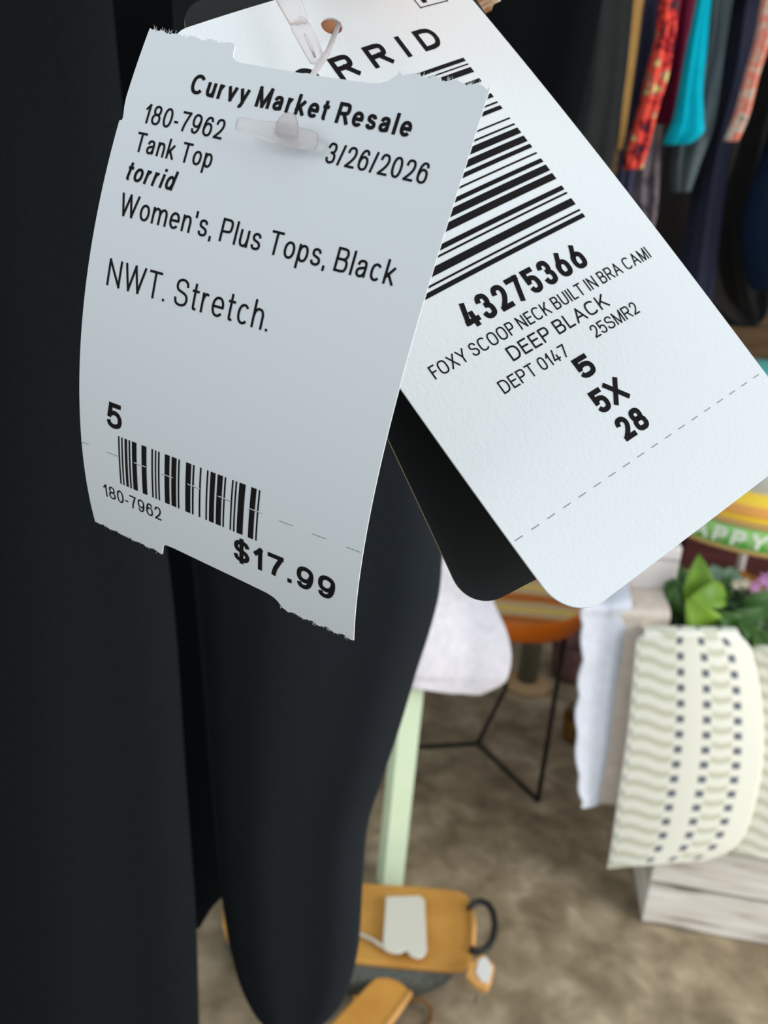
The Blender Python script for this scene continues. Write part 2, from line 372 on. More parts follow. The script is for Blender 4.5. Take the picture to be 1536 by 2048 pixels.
def glyph_paths(tab, ch, s, sx, n_exp, slant):
    wd, h, st = tab[ch]; wd = wd * sx
    X = lambda x: s / 2 + x * max(wd - s, 0.0) if wd > s else x * 0 + max(wd, s) / 2
    def Y(y):
        if y >= 8: return (1 - s / 2) + (y - TOP)
        if y <= -8: return -.29 + s / 2
        return s / 2 + y * (h - s)
    out = []
    for kind, p in st:
        if kind == 'l': pts = [(X(a), Y(b)) for a, b in p]; sq = True
        elif kind == 'c':
            pts = [(r[0], r[1]) for r in smooth_tab([(X(a), Y(b)) for a, b in p], 5)]; sq = False
        else:
            cx, cy, rx, ry, a0, a1 = p; pts = []
            for i in range(41):
                a = radians(a0 + (a1 - a0) * i / 40); c, q = cos(a), sin(a)
                pts.append((X(cx + rx * math.copysign(abs(c) ** (2 / n_exp), c)), Y(cy + ry * math.copysign(abs(q) ** (2 / n_exp), q))))
            sq = False
        out.append(([(x + slant * y, y) for x, y in pts], sq))
    return max(wd, s), out
def write(ink, text, u0, u1, v, cap, stroke, tab=G, n_exp=2.2, gap=.17, space=.30, slant=0.0, track=None):
    """one line of lettering: spans u0..u1 on baseline v, cap height and stroke in millimetres"""
    s = stroke / cap
    def layout(sx):
        x = 0; pos = []
        for i, ch in enumerate(text):
            if ch == ' ': x += space * sx; continue
            g = gap * sx
            wd, paths = glyph_paths(tab, ch, s, sx, n_exp, slant); pos.append((x, paths)); x += wd + g
        return x - g, pos
    tot, pos = layout(1.0); sx = 1.0
    for _ in range(12):                       # squeeze or widen the letters, not the strokes
        sx *= ((u1 - u0) / cap) / tot; tot, pos = layout(sx)
    for x, paths in pos:
        for pts, sq in paths: ink.stroke([(u0 + (x + a) * cap, v - b * cap) for a, b in pts], stroke, sq)

# ------------------------------------------------------------------ price tag (front)
pt = empty('price_tag', cw(tuple(C1[1, 4])))
tag(pt, 'white paper price tag with torn edges reading Curvy Market Resale and $17.99', 'price tag')
rnd = random.Random(3)
def torn(u, base, amp): return base + amp * (rnd.random() - .5) + amp * .6 * sin(u * 2.1)
out = []
top = [(15.45, .7), (15.5, 1.5), (15.75, 2.15), (16.3, 2.55), (17.1, 2.72), (22, 2.72), (27, 2.66), (33, 2.5), (38, 2.32), (39.4, 2.1), (40.5, 1.6), (41.2, .95), (41.6, .5)]
u = 0.0
while u < 15.4: out.append((u, torn(u, 0.18 if u > 1 else 0.0, .28 if u > .5 else 0.05))); u += .17
out += top; u = 41.75
while u < 54.9: out.append((u, torn(u, .12, .34))); u += .17
out.append((55.0, 0.0))
for v in np.arange(.6, 83, .6): out.append((55.0, float(v)))
out.append((55.0, 83.4)); u = 54.85
while u > 41.5: out.append((u, torn(u, 83.2, .30))); u -= .17
out += [(41.2, 82.6), (40.7, 82.0), (39.9, 81.5), (38.6, 81.2), (33, 80.95), (26, 80.75), (19, 80.6), (17.4, 80.7), (16.8, 81.05), (16.5, 81.7), (16.3, 82.6)]
u = 16.0
while u > .1: out.append((u, torn(u, 83.25, .22))); u -= .17
out.append((0.0, 83.4))
for v in np.arange(82.8, 14.8, -.6): out.append((0.0, float(v)))
out += [(0.0, 14.62), (.42, 14.45), (.48, 14.1), (.35, 13.3), (.15, 12.4), (0.0, 11)]
for v in np.arange(10.4, .5, -.6): out.append((0.0, float(v)))
T1 = 0.00022
sheet_obj('tag_paper', S1, [(float(a), float(b)) for a, b in out], [], 1.5, T1, M['price_paper'], pt, M['slit_light'])
ink = Ink()
write(ink, "Curvy Market Resale", 10.45, 46.1, 8.55, 3.0, .52)
write(ink, "180-7962", 4.16, 18.05, 14.2, 2.95, .34)
write(ink, "3/26/2026", 34.96, 50.3, 14.2, 2.95, .34)
write(ink, "Tank Top", 4.0, 17.6, 18.55, 2.95, .34)
write(ink, "torrid", 3.6, 12.2, 22.9, 2.9, .43, slant=.17)
write(ink, "Women's, Plus Tops, Black", 3.9, 50.0, 28.2, 3.4, .36)
write(ink, "NWT. Stretch.", 3.9, 33.1, 38.85, 4.1, .37)
write(ink, "5", 5.9, 9.05, 61.45, 4.4, .78)
write(ink, "180-7962", 4.1, 17.0, 75.6, 2.55, .28)
write(ink, "$17.99", 32.1, 51.2, 76.9, 4.25, .78)
ink.build('lettering', S1, M['ink'], pt)
bar = Ink()
for a, b in [(8.32, 8.6), (8.98, 9.26), (9.69, 10.2), (10.55, 10.86), (11.25, 12.18), (13.27, 14.26), (15.33, 15.63), (16.04, 16.31), (16.7, 16.99), (18.07, 19.04), (19.46, 20.42), (20.79, 21.08), (22.34, 23.35), (23.69, 24.0), (25.08, 25.37), (26.44, 26.72), (27.15, 28.09), (28.5, 29.49), (29.85, 30.12), (31.26, 31.53), (31.93, 32.2), (32.64, 33.78), (34.83, 35.81), (36.24, 36.5)]:
    bar.rect(a, 62.5, b, 71.5)
bar.build('barcode', S1, M['ink'], pt)
lit, drk = Ink(), Ink()
for c in [0.3, 6.9, 12.9, 18.6, 24.05, 30.1, 35.75, 41.5, 47.4, 53.4]:
    lit.stroke([(max(c - 1.25, .02), 66.17), (c + 1.25, 66.13)], .10); drk.stroke([(max(c - 1.2, .02), 66.30), (c + 1.2, 66.27)], .10)
lit.build('slit_highlight', S1, M['slit_light'], pt, .00013); drk.build('perforation_slit', S1, M['slit_dark'], pt, .0001)  # pale strokes paint the highlight beside each dark slit
fb = MB()
for k in range(150):
    side = rnd.random()
    if k < 50: u, v, dv = rnd.uniform(41.7, 54), .15, -1
    elif k < 85: u, v, dv = rnd.uniform(.5, 15.3), .2, -1
    elif k < 115: u, v, dv = rnd.uniform(41.5, 54.6), 83.2, 1
    elif k < 135: u, v, dv = rnd.uniform(1, 16), 83.25, 1
    else: u, v, dv = rnd.choice([rnd.uniform(41, 42.2), rnd.uniform(15.6, 16.5)]), 82.9, 1
    ln = rnd.uniform(.2, .75) * (1 if k < 85 else .6); du = rnd.uniform(-.35, .5)
    p = S1.map([(u - .05, v), (u + .05, v), (u + du, v + dv * ln), (u + du * .5 + .03, v + dv * ln * .6)], [0.0, 0.0, rnd.uniform(-.0003, .0003), 0.0])
    fb.tube([p[0], p[3], p[2]], [.00003, .000022, .00001], 4)
fb.build('torn_fibres', M['slit_light'], pt)['kind'] = 'stuff'

# ------------------------------------------------------------------ white hang tag and its black backing card
def rounded(W, H, r, n=12, top_r=None):
    tr = top_r or r; o = []
    for cx, cy, a0, rr in [(tr, tr, 180, tr), (W - tr, tr, 270, tr), (W - r, H - r, 0, r), (r, H - r, 90, r)]:
        o += [(cx + rr * cos(radians(a0 + 90 * i / n)), cy + rr * sin(radians(a0 + 90 * i / n))) for i in range(n + 1)]
    P = []
    for a, b in zip(o, o[1:] + o[:1]):
        L_ = math.dist(a, b); k = max(1, int(L_ / 2)); P += [(a[0] + (b[0] - a[0]) * i / k, a[1] + (b[1] - a[1]) * i / k) for i in range(k)]
    return P
def ring(cx, cy, rx, ry, n=28): return [(cx + rx * cos(2 * pi * i / n), cy + ry * sin(2 * pi * i / n)) for i in range(n)]
ht = empty('hang_tag', cw(tuple(C2[1, 3])))
tag(ht, 'stiff white hang tag behind the price tag, black barcode and number 43275366', 'hang tag')
sheet_obj('tag_card', S2, rounded(62, 117.25, 7.0, top_r=5), [ring(29.5, 8.2, 2.0, 1.85)], 2.0, 0.0004, M['card_paper'], ht)
ink = Ink()
write(ink, "TORRID", 8.5, 48.2, 19.05, 4.85, .98, n_exp=2.0, gap=.50)
write(ink, "43275366", 16.4, 44.3, 69.25, 4.85, .95, tab=GD, n_exp=2.6, gap=.16)
write(ink, "FOXY SCOOP NECK BUILT IN BRA CAMI", 5.9, 56.9, 73.5, 2.42, .27, tab=GD, n_exp=2.8, gap=.17)
write(ink, "DEEP BLACK", 19.6, 42.5, 77.45, 2.65, .33, tab=GD, n_exp=2.8, gap=.17)
write(ink, "DEPT 0147", 14.6, 29.4, 81.4, 2.4, .27, tab=GD, n_exp=2.8, gap=.17)
write(ink, "25SMR2", 35.8, 47.0, 81.2, 2.4, .27, tab=GD, n_exp=2.8, gap=.15)
write(ink, "5", 28.6, 32.1, 86.35, 4.05, .92, tab=GD, n_exp=2.6)
write(ink, "5X", 27.4, 34.4, 92.85, 4.35, .92, tab=GD, n_exp=2.6, gap=.10)
write(ink, "28", 28.2, 34.3, 98.85, 4.2, .92, tab=GD, n_exp=2.6, gap=.12)
ink.build('lettering', S2, M['ink'], ht)
ink = Ink(); write(ink, 'N', 50.6, 55.0, 8.9, 5.6, 1.1)
for p in [[(49.3, 2.2), (49.3, 9.85)], [(56.2, 2.2), (56.2, 9.85)], [(49.3, 9.75), (56.2, 9.75)], [(49.3, 2.2), (56.2, 2.2)]]: ink.stroke(p, .22, True)
ink.build('boxed_mark', S2, M['ink'], ht)
bar = Ink()
for a, b in [(22.68, 23.5), (24.11, 24.4), (25.01, 26.2), (27.79, 28.6), (31.49, 32.4), (33.47, 33.83), (34.44, 35.27), (37.39, 37.71), (38.83, 39.19), (39.86, 41.14), (41.81, 43.12), (43.77, 44.6), (45.77, 46.11), (47.25, 48.07), (48.75, 50.1), (50.74, 52.09), (53.68, 54.59), (55.19, 55.55), (56.65, 58.06), (59.17, 59.53), (60.13, 61.0)]:
    bar.rect(12.8, a, 50.0, b)
bar.build('barcode', S2, M['ink'], ht)
drk = Ink()
for k in range(18): drk.stroke([(.7 + k * 3.42, 101.95), (2.35 + k * 3.42, 101.95)], .11)
drk.build('perforation_slit', S2, M['slit_dark'], ht)
bc = empty('backing_card', cw(tuple(C3[0, 3])))
tag(bc, 'black backing card fanned out behind the white hang tag, thin gold edge', 'hang tag')
sheet_obj('card', S3, rounded(62, 117.8, 6.5), [ring(27.6, 9.9, 2.3, 2.2)], 3.0, 0.0004, M['black_card'], bc, M['card_edge'])

# ------------------------------------------------------------------ clear plastic fasteners
pf = empty('tag_fastener', S1.map([(27.8, 11)])[0])
tag(pf, 'clear plastic barb with T bar pushed through the front of the price tag', 'tag fastener')
def onS1(u, v, o): return Vector(S1.map([(u, v)], o)[0])
def over1(px, py, u, v, off):               # a point over the tag's face near (u, v), lifted by off
    d = -(R.transposed() @ (onS1(u, v, 0) - CAM)).z
    return at(px, py, d - off)
a, b = over1(474, 247, 20, 11, .0034), over1(633, 284, 33, 11.7, .0014)
nS = (onS1(27, 11, .01) - onS1(27, 11, 0)).normalized()
MB().tube([a, a.lerp(b, .02), a.lerp(b, .3), a.lerp(b, .5), a.lerp(b, .8), a.lerp(b, .98), b], [.0008, .00102, .00118, .0015, .00145, .00125, .0011], 16, flat=.5, upv=nS).build('t_bar', M['plastic'], pf, True)
MB().tube([over1(572, 272, 27.6, 11.4, .0020), over1(574, 258, 27.7, 11, .0026), over1(575, 245, 27.8, 10.5, .0029), over1(577, 234, 27.9, 9.8, .0028), over1(577, 229, 28, 9.4, .0026)], [.0019, .0018, .0017, .0012, .0005], 16, flat=.7, upv=nS).build('knob', M['plastic'], pf, True)
hole = Vector(S2.map([(31.0, 8.3)])[0])
MB().tube([onS1(27.8, 11, .0006), onS1(28.0, 9.0, -.0018), at(618, 166, .1275), at(628, 146, .1300), at(656, 103, .1405), hole, Vector(S2.map([(30.4, 8.0)], -.004)[0])], [.0006, .0005, .00048, .00048, .0005, .00045, .0004], 10).build('filament', M['plastic'], pf, True)
pd = empty('fastener_paddle', at(600, 60, .135))
tag(pd, 'clear plastic fastener paddle lying across the top of the white hang tag', 'tag fastener')
def slab(pts, depth_ofs, th):
    v = [at(x, y, d) for x, y, d in pts]; nrm = (v[1] - v[0]).cross(v[-1] - v[0]).normalized()
    if nrm.dot(CAM - v[0]) < 0: nrm = -nrm
    return MB().prism([p - nrm * th for p in v], nrm * th)
D = .1405
o = slab([(520, -90, D + .004), (572, -95, D + .004), (615, 30, D), (618, 42, D), (580, 46, D), (553, 0, D + .001)], 0, .0011).build('paddle', M['plastic'], pd); bevel(o, .0004)
o = slab([(578, 47, D), (618, 40, D), (632, 65, D - .001), (648, 103, D - .002), (650, 112, D - .002), (640, 121, D - .002), (618, 119, D - .002), (594, 76, D - .001)], 0, .0013).build('stem', M['plastic'], pd); bevel(o, .0005)
MB().tube([at(590, 47, D - .001), at(602, 39, D - .0012), at(613, 44, D - .001)], [.0004, .0006, .0004], 8).build('ridge', M['plastic'], pd, True)
MB().tube([at(609, 68, D - .0012), at(620, 90, D - .0015), at(630, 114, D - .0022)], [.0002, .0003, .0002], 8).build('rib', M['plastic'], pd, True)

# ------------------------------------------------------------------ the hand that holds the tags up
skin = mat('skin', srgb(226, 170, 138), 0.5, 0.35, Subsurface_Weight=0.15)
nail = mat('nude_gloss_nail', srgb(246, 208, 168), 0.18, 0.6)
nail_edge = mat('nail_free_edge', srgb(255, 236, 205), 0.2, 0.6)
hp = empty('person', at(800, -500, .19))
tag(hp, 'hand with long nude nails holding the tags up from behind', 'person')
bmh = bpy.data.meshes.new('hand')
chains = {
 'index': [((860, -380, .190), 10), ((848, -250, .186), 9.2), ((880, -130, .182), 8.6), ((922, -35, .180), 7.6), ((938, -2, .180), 5.6)],
 'middle': [((720, -360, .190), 10), ((590, -230, .186), 9.4), ((610, -90, .186), 8.8), ((668, 12, .184), 8.0), ((690, 52, .184), 6.0)],
 'ring': [((620, -380, .194), 9.5), ((480, -300, .192), 8.8), ((430, -210, .196), 8.2), ((455, -130, .202), 7.4), ((470, -100, .204), 5.4)],
 'little': [((530, -440, .198), 8.8), ((390, -400, .198), 7.8), ((340, -330, .203), 7.2), ((350, -270, .208), 6.4), ((358, -250, .210), 4.8)],
 'thumb': [((930, -560, .186), 13), ((900, -420, .165), 11), ((850, -260, .150), 10), ((800, -160, .140), 9), ((780, -120, .137), 7)],
}
pv = [at(800, -900, .25), at(790, -720, .21), at(740, -560, .195)]; pr = [.026, .030, .030]
pe = [(0, 1), (1, 2)]
for nm, ch in chains.items():
    prev = 2 if nm != 'thumb' else 1
    for (x, y, d), r in ch:
        pv.append(at(x, y, d)); pr.append(r * .001); pe.append((prev, len(pv) - 1)); prev = len(pv) - 1
inv = base_matrix(hp).inverted()
bmh.from_pydata([inv @ p for p in pv], pe, [])
ho = bpy.data.objects.new('hand', bmh); COL.objects.link(ho); ho.parent = hp; bmh.materials.append(skin)
sk = ho.modifiers.new('skin', 'SKIN'); sk.use_smooth_shade = True
for i, r in enumerate(pr): bmh.skin_vertices[0].data[i].radius = (r, r)
bmh.skin_vertices[0].data[0].use_root = True
ho.modifiers.new('subdivision', 'SUBSURF').levels = 2
ho.modifiers['subdivision'].render_levels = 2
def fingernail(tip, axis, side, wd, ln, d):
    """coffin shaped nail: px tip, px axis direction, half width and length in px at depth d"""
    ax = np.array(axis, float) / np.linalg.norm(axis); sd = np.array([-ax[1], ax[0]])
    v = []; f = []; prof = [(-ln, .75), (-ln * .6, .95), (-ln * .3, 1), (0.0 - 22, .98), (-4, .66), (0, .60)]
    for t, k in prof:
        for j in range(-4, 5):
            q = np.array(tip) + ax * t + sd * wd * k * j / 4
            v.append(at(q[0], q[1], d + .0012 - .0032 * (1 - (j / 4) ** 2) * -1))
    n = len(v); v2 = [p + (p - CAM).normalized() * .0007 for p in v]
    for i in range(len(prof) - 1):
        for j in range(8): f.append((i * 9 + j, i * 9 + j + 1, i * 9 + j + 10, i * 9 + j + 9))
    g = list(f) + [tuple(a + n for a in q[::-1]) for q in f]
    rim = [i for i in range(9)] + [9 * i + 8 for i in range(1, len(prof))] + [9 * (len(prof) - 1) + j for j in range(7, -1, -1)] + [9 * i for i in range(len(prof) - 2, 0, -1)]
    for a, b in zip(rim, rim[1:] + rim[:1]): g.append((a, b, b + n, a + n))
    o = mesh_obj('fingernail', v + v2, g, nail, hp, True)
    q0 = np.array(tip) - ax * 21; e = MB()
    for k, r in ((0, .0004), (9, .0003)):
        e.tube([at(*(q0 + ax * k + sd * wd * j / 4), d - .0005 + .0028 * (1 - (j / 4) ** 2)) for j in range(-4, 5)], r, 6)
    e.build('nail_edge', nail_edge, o, True)
fingernail((950, 38), (.45, .89), 1, 62, 120, .1785)
fingernail((704, 92), (.40, .92), 1, 60, 110, .1825)

# ------------------------------------------------------------------ clothes hanging beside the tags
def drape(name, prof, Y, dr, m, folds=(), parent=None, n=56, k=8, lean=0.0, thick=None):
    """a hanging garment (closed, with folds) whose rows run from (py, left px, right px) on the plane y = Y"""
    rows = smooth_tab(prof, k); v = []; f = []
    for i, (y, xl, xr) in enumerate(rows):
        a, b = on_y(xl, y, Y), on_y(xr, y, Y)
        c = (a + b) / 2; hw = (b - a) / 2; t = i / (len(rows) - 1)
        dep = hw.length * dr if thick is None else min(thick, hw.length * 1.2)
        for j in range(n):
            p = 2 * pi * j / n; g = 1.0
            for (fr, am, ph, tw) in folds: g += am * sin(fr * p + ph + tw * t)
            x = math.copysign(abs(cos(p)) ** .8, cos(p))
            v.append(c + hw * x + Vector((0, 1, 0)) * (dep * sin(p) * g + lean * t))
    R_ = len(rows)
    for i in range(R_ - 1):
        for j in range(n): f.append((i * n + j, i * n + (j + 1) % n, (i + 1) * n + (j + 1) % n, (i + 1) * n + j))
    f += [tuple(range(n))[::-1], tuple((R_ - 1) * n + j for j in range(n))]
    return mesh_obj(name, v, f, m, parent, True)
g = drape('hanging_dress', [(-220, -420, 200), (0, -420, 222), (250, -420, 245), (600, -420, 275), (1000, -420, 318), (1250, -420, 348), (1600, -420, 372), (1850, -420, 390), (2048, -420, 396), (2300, -420, 404)], .33, .35, M['black_fabric_dim'], [(5, .10, .4, 1.5), (9, .05, 1.1, -2)])
tag(g, 'black garment filling the left edge of the picture beside the price tag', 'garment')
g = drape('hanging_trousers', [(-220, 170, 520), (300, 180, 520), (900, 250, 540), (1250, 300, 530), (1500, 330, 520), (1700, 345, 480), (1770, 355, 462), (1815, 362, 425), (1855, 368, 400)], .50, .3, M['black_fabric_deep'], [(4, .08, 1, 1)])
tag(g, 'deep black garment in shadow in the gap between the two nearer black garments', 'garment')
g = drape('hanging_tank_top', [(-220, 330, 880), (0, 345, 890), (300, 355, 895), (700, 368, 893), (900, 374, 890), (1050, 380, 888), (1130, 386, 884), (1190, 392, 878), (1260, 398, 860), (1340, 405, 834), (1460, 414, 798), (1560, 422, 764), (1650, 430, 736), (1760, 440, 726), (1850, 452, 721), (1900, 462, 716), (1960, 478, 702), (2010, 500, 680), (2045, 525, 648), (2065, 555, 615)], .40, .30, M['black_fabric'], [(3, .10, 2.0, .8), (7, .06, .3, 2.2)])
tag(g, 'black garment directly behind the price tag, its rounded hem near the bottom edge', 'garment')

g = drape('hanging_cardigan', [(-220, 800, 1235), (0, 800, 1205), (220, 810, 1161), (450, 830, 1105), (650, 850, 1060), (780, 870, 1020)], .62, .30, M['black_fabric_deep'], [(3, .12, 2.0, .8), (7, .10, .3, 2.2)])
tag(g, 'black garment behind the right edge of the white hang tag at the top', 'garment')

# clothes on the far rail, left to right
def gmat(nm, c, s=40): return noise_mat(nm, [(0.3, tuple(x * .85 for x in c)), (0.7, c)], s, 0.9, spec=0.1)
def floral(nm, stops, scale):
    m = mat(nm, stops[0][1], 0.9, 0.1); n, l, b = nodes(m); mp = coords(m)
    vt = n.new('ShaderNodeTexNoise'); vt.inputs['Scale'].default_value = scale; vt.inputs['Detail'].default_value = 2
    l.new(mp.outputs[0], vt.inputs[0]); r = ramp(m, stops); r.color_ramp.interpolation = 'EASE'
    l.new(vt.outputs[0], r.inputs[0]); l.new(r.outputs[0], b.inputs['Base Color']); return m
rail = 'clothes packed on the far rail'
GS = [
 ('charcoal', 'charcoal garment on the far rail, just left of the tan one', [(-60, 1150, 1268), (0, 1145, 1262), (150, 1130, 1250), (300, 1110, 1226), (420, 1095, 1205), (640, 1060, 1170)], 1.45, gmat('charcoal_cloth', srgb(40, 42, 42))),
 ('tan', 'narrow tan sleeve on the far rail beside the red floral garment', [(-60, 1264, 1300), (0, 1258, 1287), (100, 1250, 1274), (200, 1240, 1260), (270, 1234, 1250), (300, 1232, 1244)], 1.50, gmat('tan_cloth', srgb(178, 138, 80))),
 ('navy', 'slim navy garment on the far rail between tan and red floral', [(-60, 1288, 1335), (0, 1282, 1324), (150, 1262, 1302), (300, 1240, 1275), (400, 1226, 1262), (520, 1215, 1250)], 1.56, gmat('navy_cloth', srgb(62, 64, 88))),
 ('red floral', 'red floral garment with yellow and grey flecks on the far rail', [(-60, 1332, 1372), (0, 1320, 1360), (80, 1310, 1348), (150, 1292, 1336), (220, 1276, 1316), (290, 1254, 1298), (338, 1243, 1285)], 1.50, floral('red_floral', [(0.34, srgb(70, 56, 66)), (0.42, srgb(150, 30, 44)), (0.47, srgb(246, 84, 68)), (0.56, srgb(240, 90, 74)), (0.61, srgb(160, 126, 116)), (0.67, srgb(244, 222, 130))], 42)),
 ('grey print', 'pale grey printed garment hanging below the red floral hem', [(180, 1300, 1335), (260, 1285, 1325), (350, 1262, 1318), (430, 1262, 1312), (470, 1280, 1302)], 1.60, floral('grey_print', [(0.3, srgb(70, 64, 74)), (0.5, srgb(116, 106, 112)), (0.7, srgb(150, 136, 130))], 30)),
 ('maroon', 'plain maroon garment between the red floral and the teal one', [(-60, 1366, 1398), (0, 1354, 1388), (120, 1340, 1370), (200, 1324, 1354), (240, 1312, 1342), (248, 1316, 1336)], 1.55, gmat('maroon_cloth', srgb(112, 26, 58))),
 ('teal', 'bright teal garment on the far rail with a straight hem', [(-60, 1402, 1434), (0, 1394, 1422), (90, 1374, 1413), (180, 1358, 1404), (240, 1346, 1405), (268, 1334, 1404), (288, 1326, 1380)], 1.50, gmat('teal_cloth', srgb(0, 172, 194))),
 ('slate', 'long slate grey garment just right of the teal one', [(-60, 1424, 1478), (0, 1416, 1464), (120, 1402, 1446), (240, 1350, 1428), (320, 1336, 1402), (384, 1342, 1380)], 1.58, gmat('slate_cloth', srgb(86, 98, 102))),
 ('midnight', 'long midnight blue garment between slate and the coral print', [(-60, 1468, 1530), (0, 1460, 1518), (150, 1440, 1494), (300, 1402, 1460), (450, 1374, 1440), (600, 1350, 1420), (640, 1360, 1405)], 1.62, gmat('midnight_cloth', srgb(42, 44, 60))),
 ('coral', 'coral and cream print garment near the right edge of the picture', [(-60, 1538, 1570), (0, 1524, 1556), (80, 1510, 1540), (150, 1490, 1518), (230, 1468, 1498), (282, 1447, 1476)], 1.52, floral('coral_print', [(0.25, srgb(120, 100, 90)), (0.40, srgb(206, 180, 160)), (0.52, srgb(224, 120, 100)), (0.64, srgb(200, 160, 140)), (0.75, srgb(206, 186, 160))], 40)),
 ('black coat', 'long black garment hanging right of the coral print', [(-60, 1566, 1640), (0, 1552, 1620), (200, 1506, 1580), (300, 1480, 1560), (450, 1440, 1545), (580, 1452, 1540), (630, 1490, 1530), (645, 1502, 1516)], 1.76, gmat('black_coat_cloth', srgb(30, 29, 29))),
 ('ink blue', 'ink blue garment cut by the right edge, below the black coat sleeve', [(160, 1565, 1660), (300, 1530, 1640), (450, 1486, 1600), (560, 1500, 1600), (580, 1510, 1590)], 1.58, gmat('ink_blue_cloth', srgb(20, 36, 58))),
 ('brown black', 'faded black garment hanging lowest behind the long midnight one', [(200, 1270, 1540), (400, 1270, 1530), (560, 1330, 1525), (625, 1405, 1520), (650, 1450, 1515)], 1.95, gmat('brown_black_cloth', srgb(42, 36, 36))),
]
for nm, lab, prof, Y, m in GS:
    g = drape('hanging_garment', prof, Y, 0, m, [(4, .14, len(nm), 2.0), (9, .10, len(nm) * .7, -1.5)], n=48, k=6, thick=.06)
    tag(g, lab, 'garment', rail)

def rail_obj(label, p0, p1, rods, top):
    e = empty('clothes_rail', p0); tag(e, label, 'clothes rail')
    steel = mat('rail_steel', srgb(150, 150, 152), 0.35, 0.5, Metallic=0.8)
    MB().tube([p0, p1], .012, 14).build('bar', steel, e, True)
    for t in rods:
        q = p0.lerp(p1, t); MB().tube([q, Vector((q.x, q.y, top))], .008, 10).build('hanging_rod', steel, e, True)
zf = on_y(1400, -60, 1.56).z
rail_obj('steel rail carrying the colourful row of clothes at the top right', Vector((.40, 1.58, zf - .01)), Vector((1.95, 1.58, zf - .01)), (.05, .95), 3.2)
zn = on_y(600, -220, .37).z
rail_obj('steel rail above the frame carrying the near black clothes', Vector((-.40, .38, zn + .0)), Vector((.40, .38, zn + .0)), (.03, .97), 3.2)

# ------------------------------------------------------------------ round wire table with orange rim
foot = on_z(1075, 1605)
ztop = z_above(foot, 1257)
cen = on_z(1025, 1203, ztop + .02)
wt = empty('wire_table', (cen.x, cen.y, 0))
tag(wt, 'small round table with orange rim and bent black wire legs on concrete', 'table')
rr = (on_z(1166, 1214, ztop + .02) - cen).length
orange = mat('orange_enamel', srgb(248, 124, 10), 0.4, 0.4)
tray_m = mat('painted_tray', srgb(196, 150, 96), 0.6, 0.3)
n_, l_, b_ = nodes(tray_m); mp = coords(tray_m); wv = n_.new('ShaderNodeTexWave'); wv.inputs['Scale'].default_value = 2.2; wv.inputs['Distortion'].default_value = 2.5; wv.bands_direction = 'Y'
l_.new(mp.outputs[0], wv.inputs[0]); rp = ramp(tray_m, [(0.12, srgb(206, 116, 54)), (0.35, srgb(232, 192, 128)), (0.7, srgb(212, 188, 162)), (0.95, srgb(246, 210, 112))]); l_.new(wv.outputs[0], rp.inputs[0]); l_.new(rp.outputs[0], b_.inputs['Base Color'])
MB().lathe((cen.x, cen.y, ztop), [(rr * .93, -.008), (rr * .985, -.004), (rr, .016), (rr * .995, .040), (rr * .96, .043), (rr * .93, .030)], 56).build('rim', orange, wt, True)
MB().lathe((cen.x, cen.y, ztop + .004), [(rr * .95, 0), (rr * .95, .027)], 48).build('table_top', tray_m, wt)
wire = mat('black_wire', srgb(42, 38, 36), 0.5, 0.3)
fB, fC = on_z(955, 1490), on_z(800, 1500)
fD = on_z(812, 1400)
up_r = ztop - .006
tops = [Vector((p.x, p.y, up_r)) for p in [foot + (foot - cen) * .02, fB + (cen - fB) * .25, fC + (cen - fC) * .3, fD]]
tops[0] = Vector((foot.x, foot.y, up_r))
k_ = on_z(1190, 1240, up_r)
rW = .0065
for pts in ([foot, tops[0]], [fB, on_z(1012, 1375, .14 * 1.0), tops[1]], [fC, tops[2]], [fD + Vector((0, 0, rW)), tops[3]]):
    MB().tube([p if i else Vector((p.x, p.y, rW)) for i, p in enumerate(pts)], rW, 8).build('leg', wire, wt, True)
MB().tube([Vector((p.x, p.y, rW)) for p in (foot, fB, fC, fD)], rW, 8).build('floor_ring', wire, wt, True)
MB().tube([tops[0], k_, tops[3], tops[2], tops[1]], rW, 8, closed=True).build('upper_ring', wire, wt, True)

# ------------------------------------------------------------------ mint table and white cloth
mint = noise_mat('mint_paint', [(0.3, srgb(228, 246, 214)), (0.7, srgb(236, 254, 222))], 12, 0.6, spec=0.3)
mf = on_z(785, 1782)
mz = z_above(mf, 1150)
mtb = empty('mint_table', (mf.x, mf.y, 0))
tag(mtb, 'pale mint green painted table, one square leg showing beside the black garment', 'table')
q = .046
ang = radians(18); ex = Vector((cos(ang), sin(ang), 0)); ey = Vector((-sin(ang), cos(ang), 0))
for i, (a, b) in enumerate([(0, 0), (-.22, 0), (-.22, .30), (-.04, .30)]):
    P = mf + ex * a + ey * b - ex * q / 2
    MB().box(P, ex * q, ey * q, (0, 0, mz - .02)).build('leg', mint, mtb)
MB().box(mf - ex * .26 + Vector((0, 0, mz - .02)) - ey * .005, ex * .28, ey * .36, (0, 0, .022)).build('table_top', mint, mtb)
white = noise_mat('white_cotton', [(0.3, srgb(222, 217, 224)), (0.7, srgb(236, 231, 238))], 60, 0.9, spec=0.1)
lace_white = noise_mat('ivory_lace_cotton', [(0.3, srgb(206, 210, 222)), (0.7, srgb(218, 222, 234))], 60, 0.9, spec=0.1)
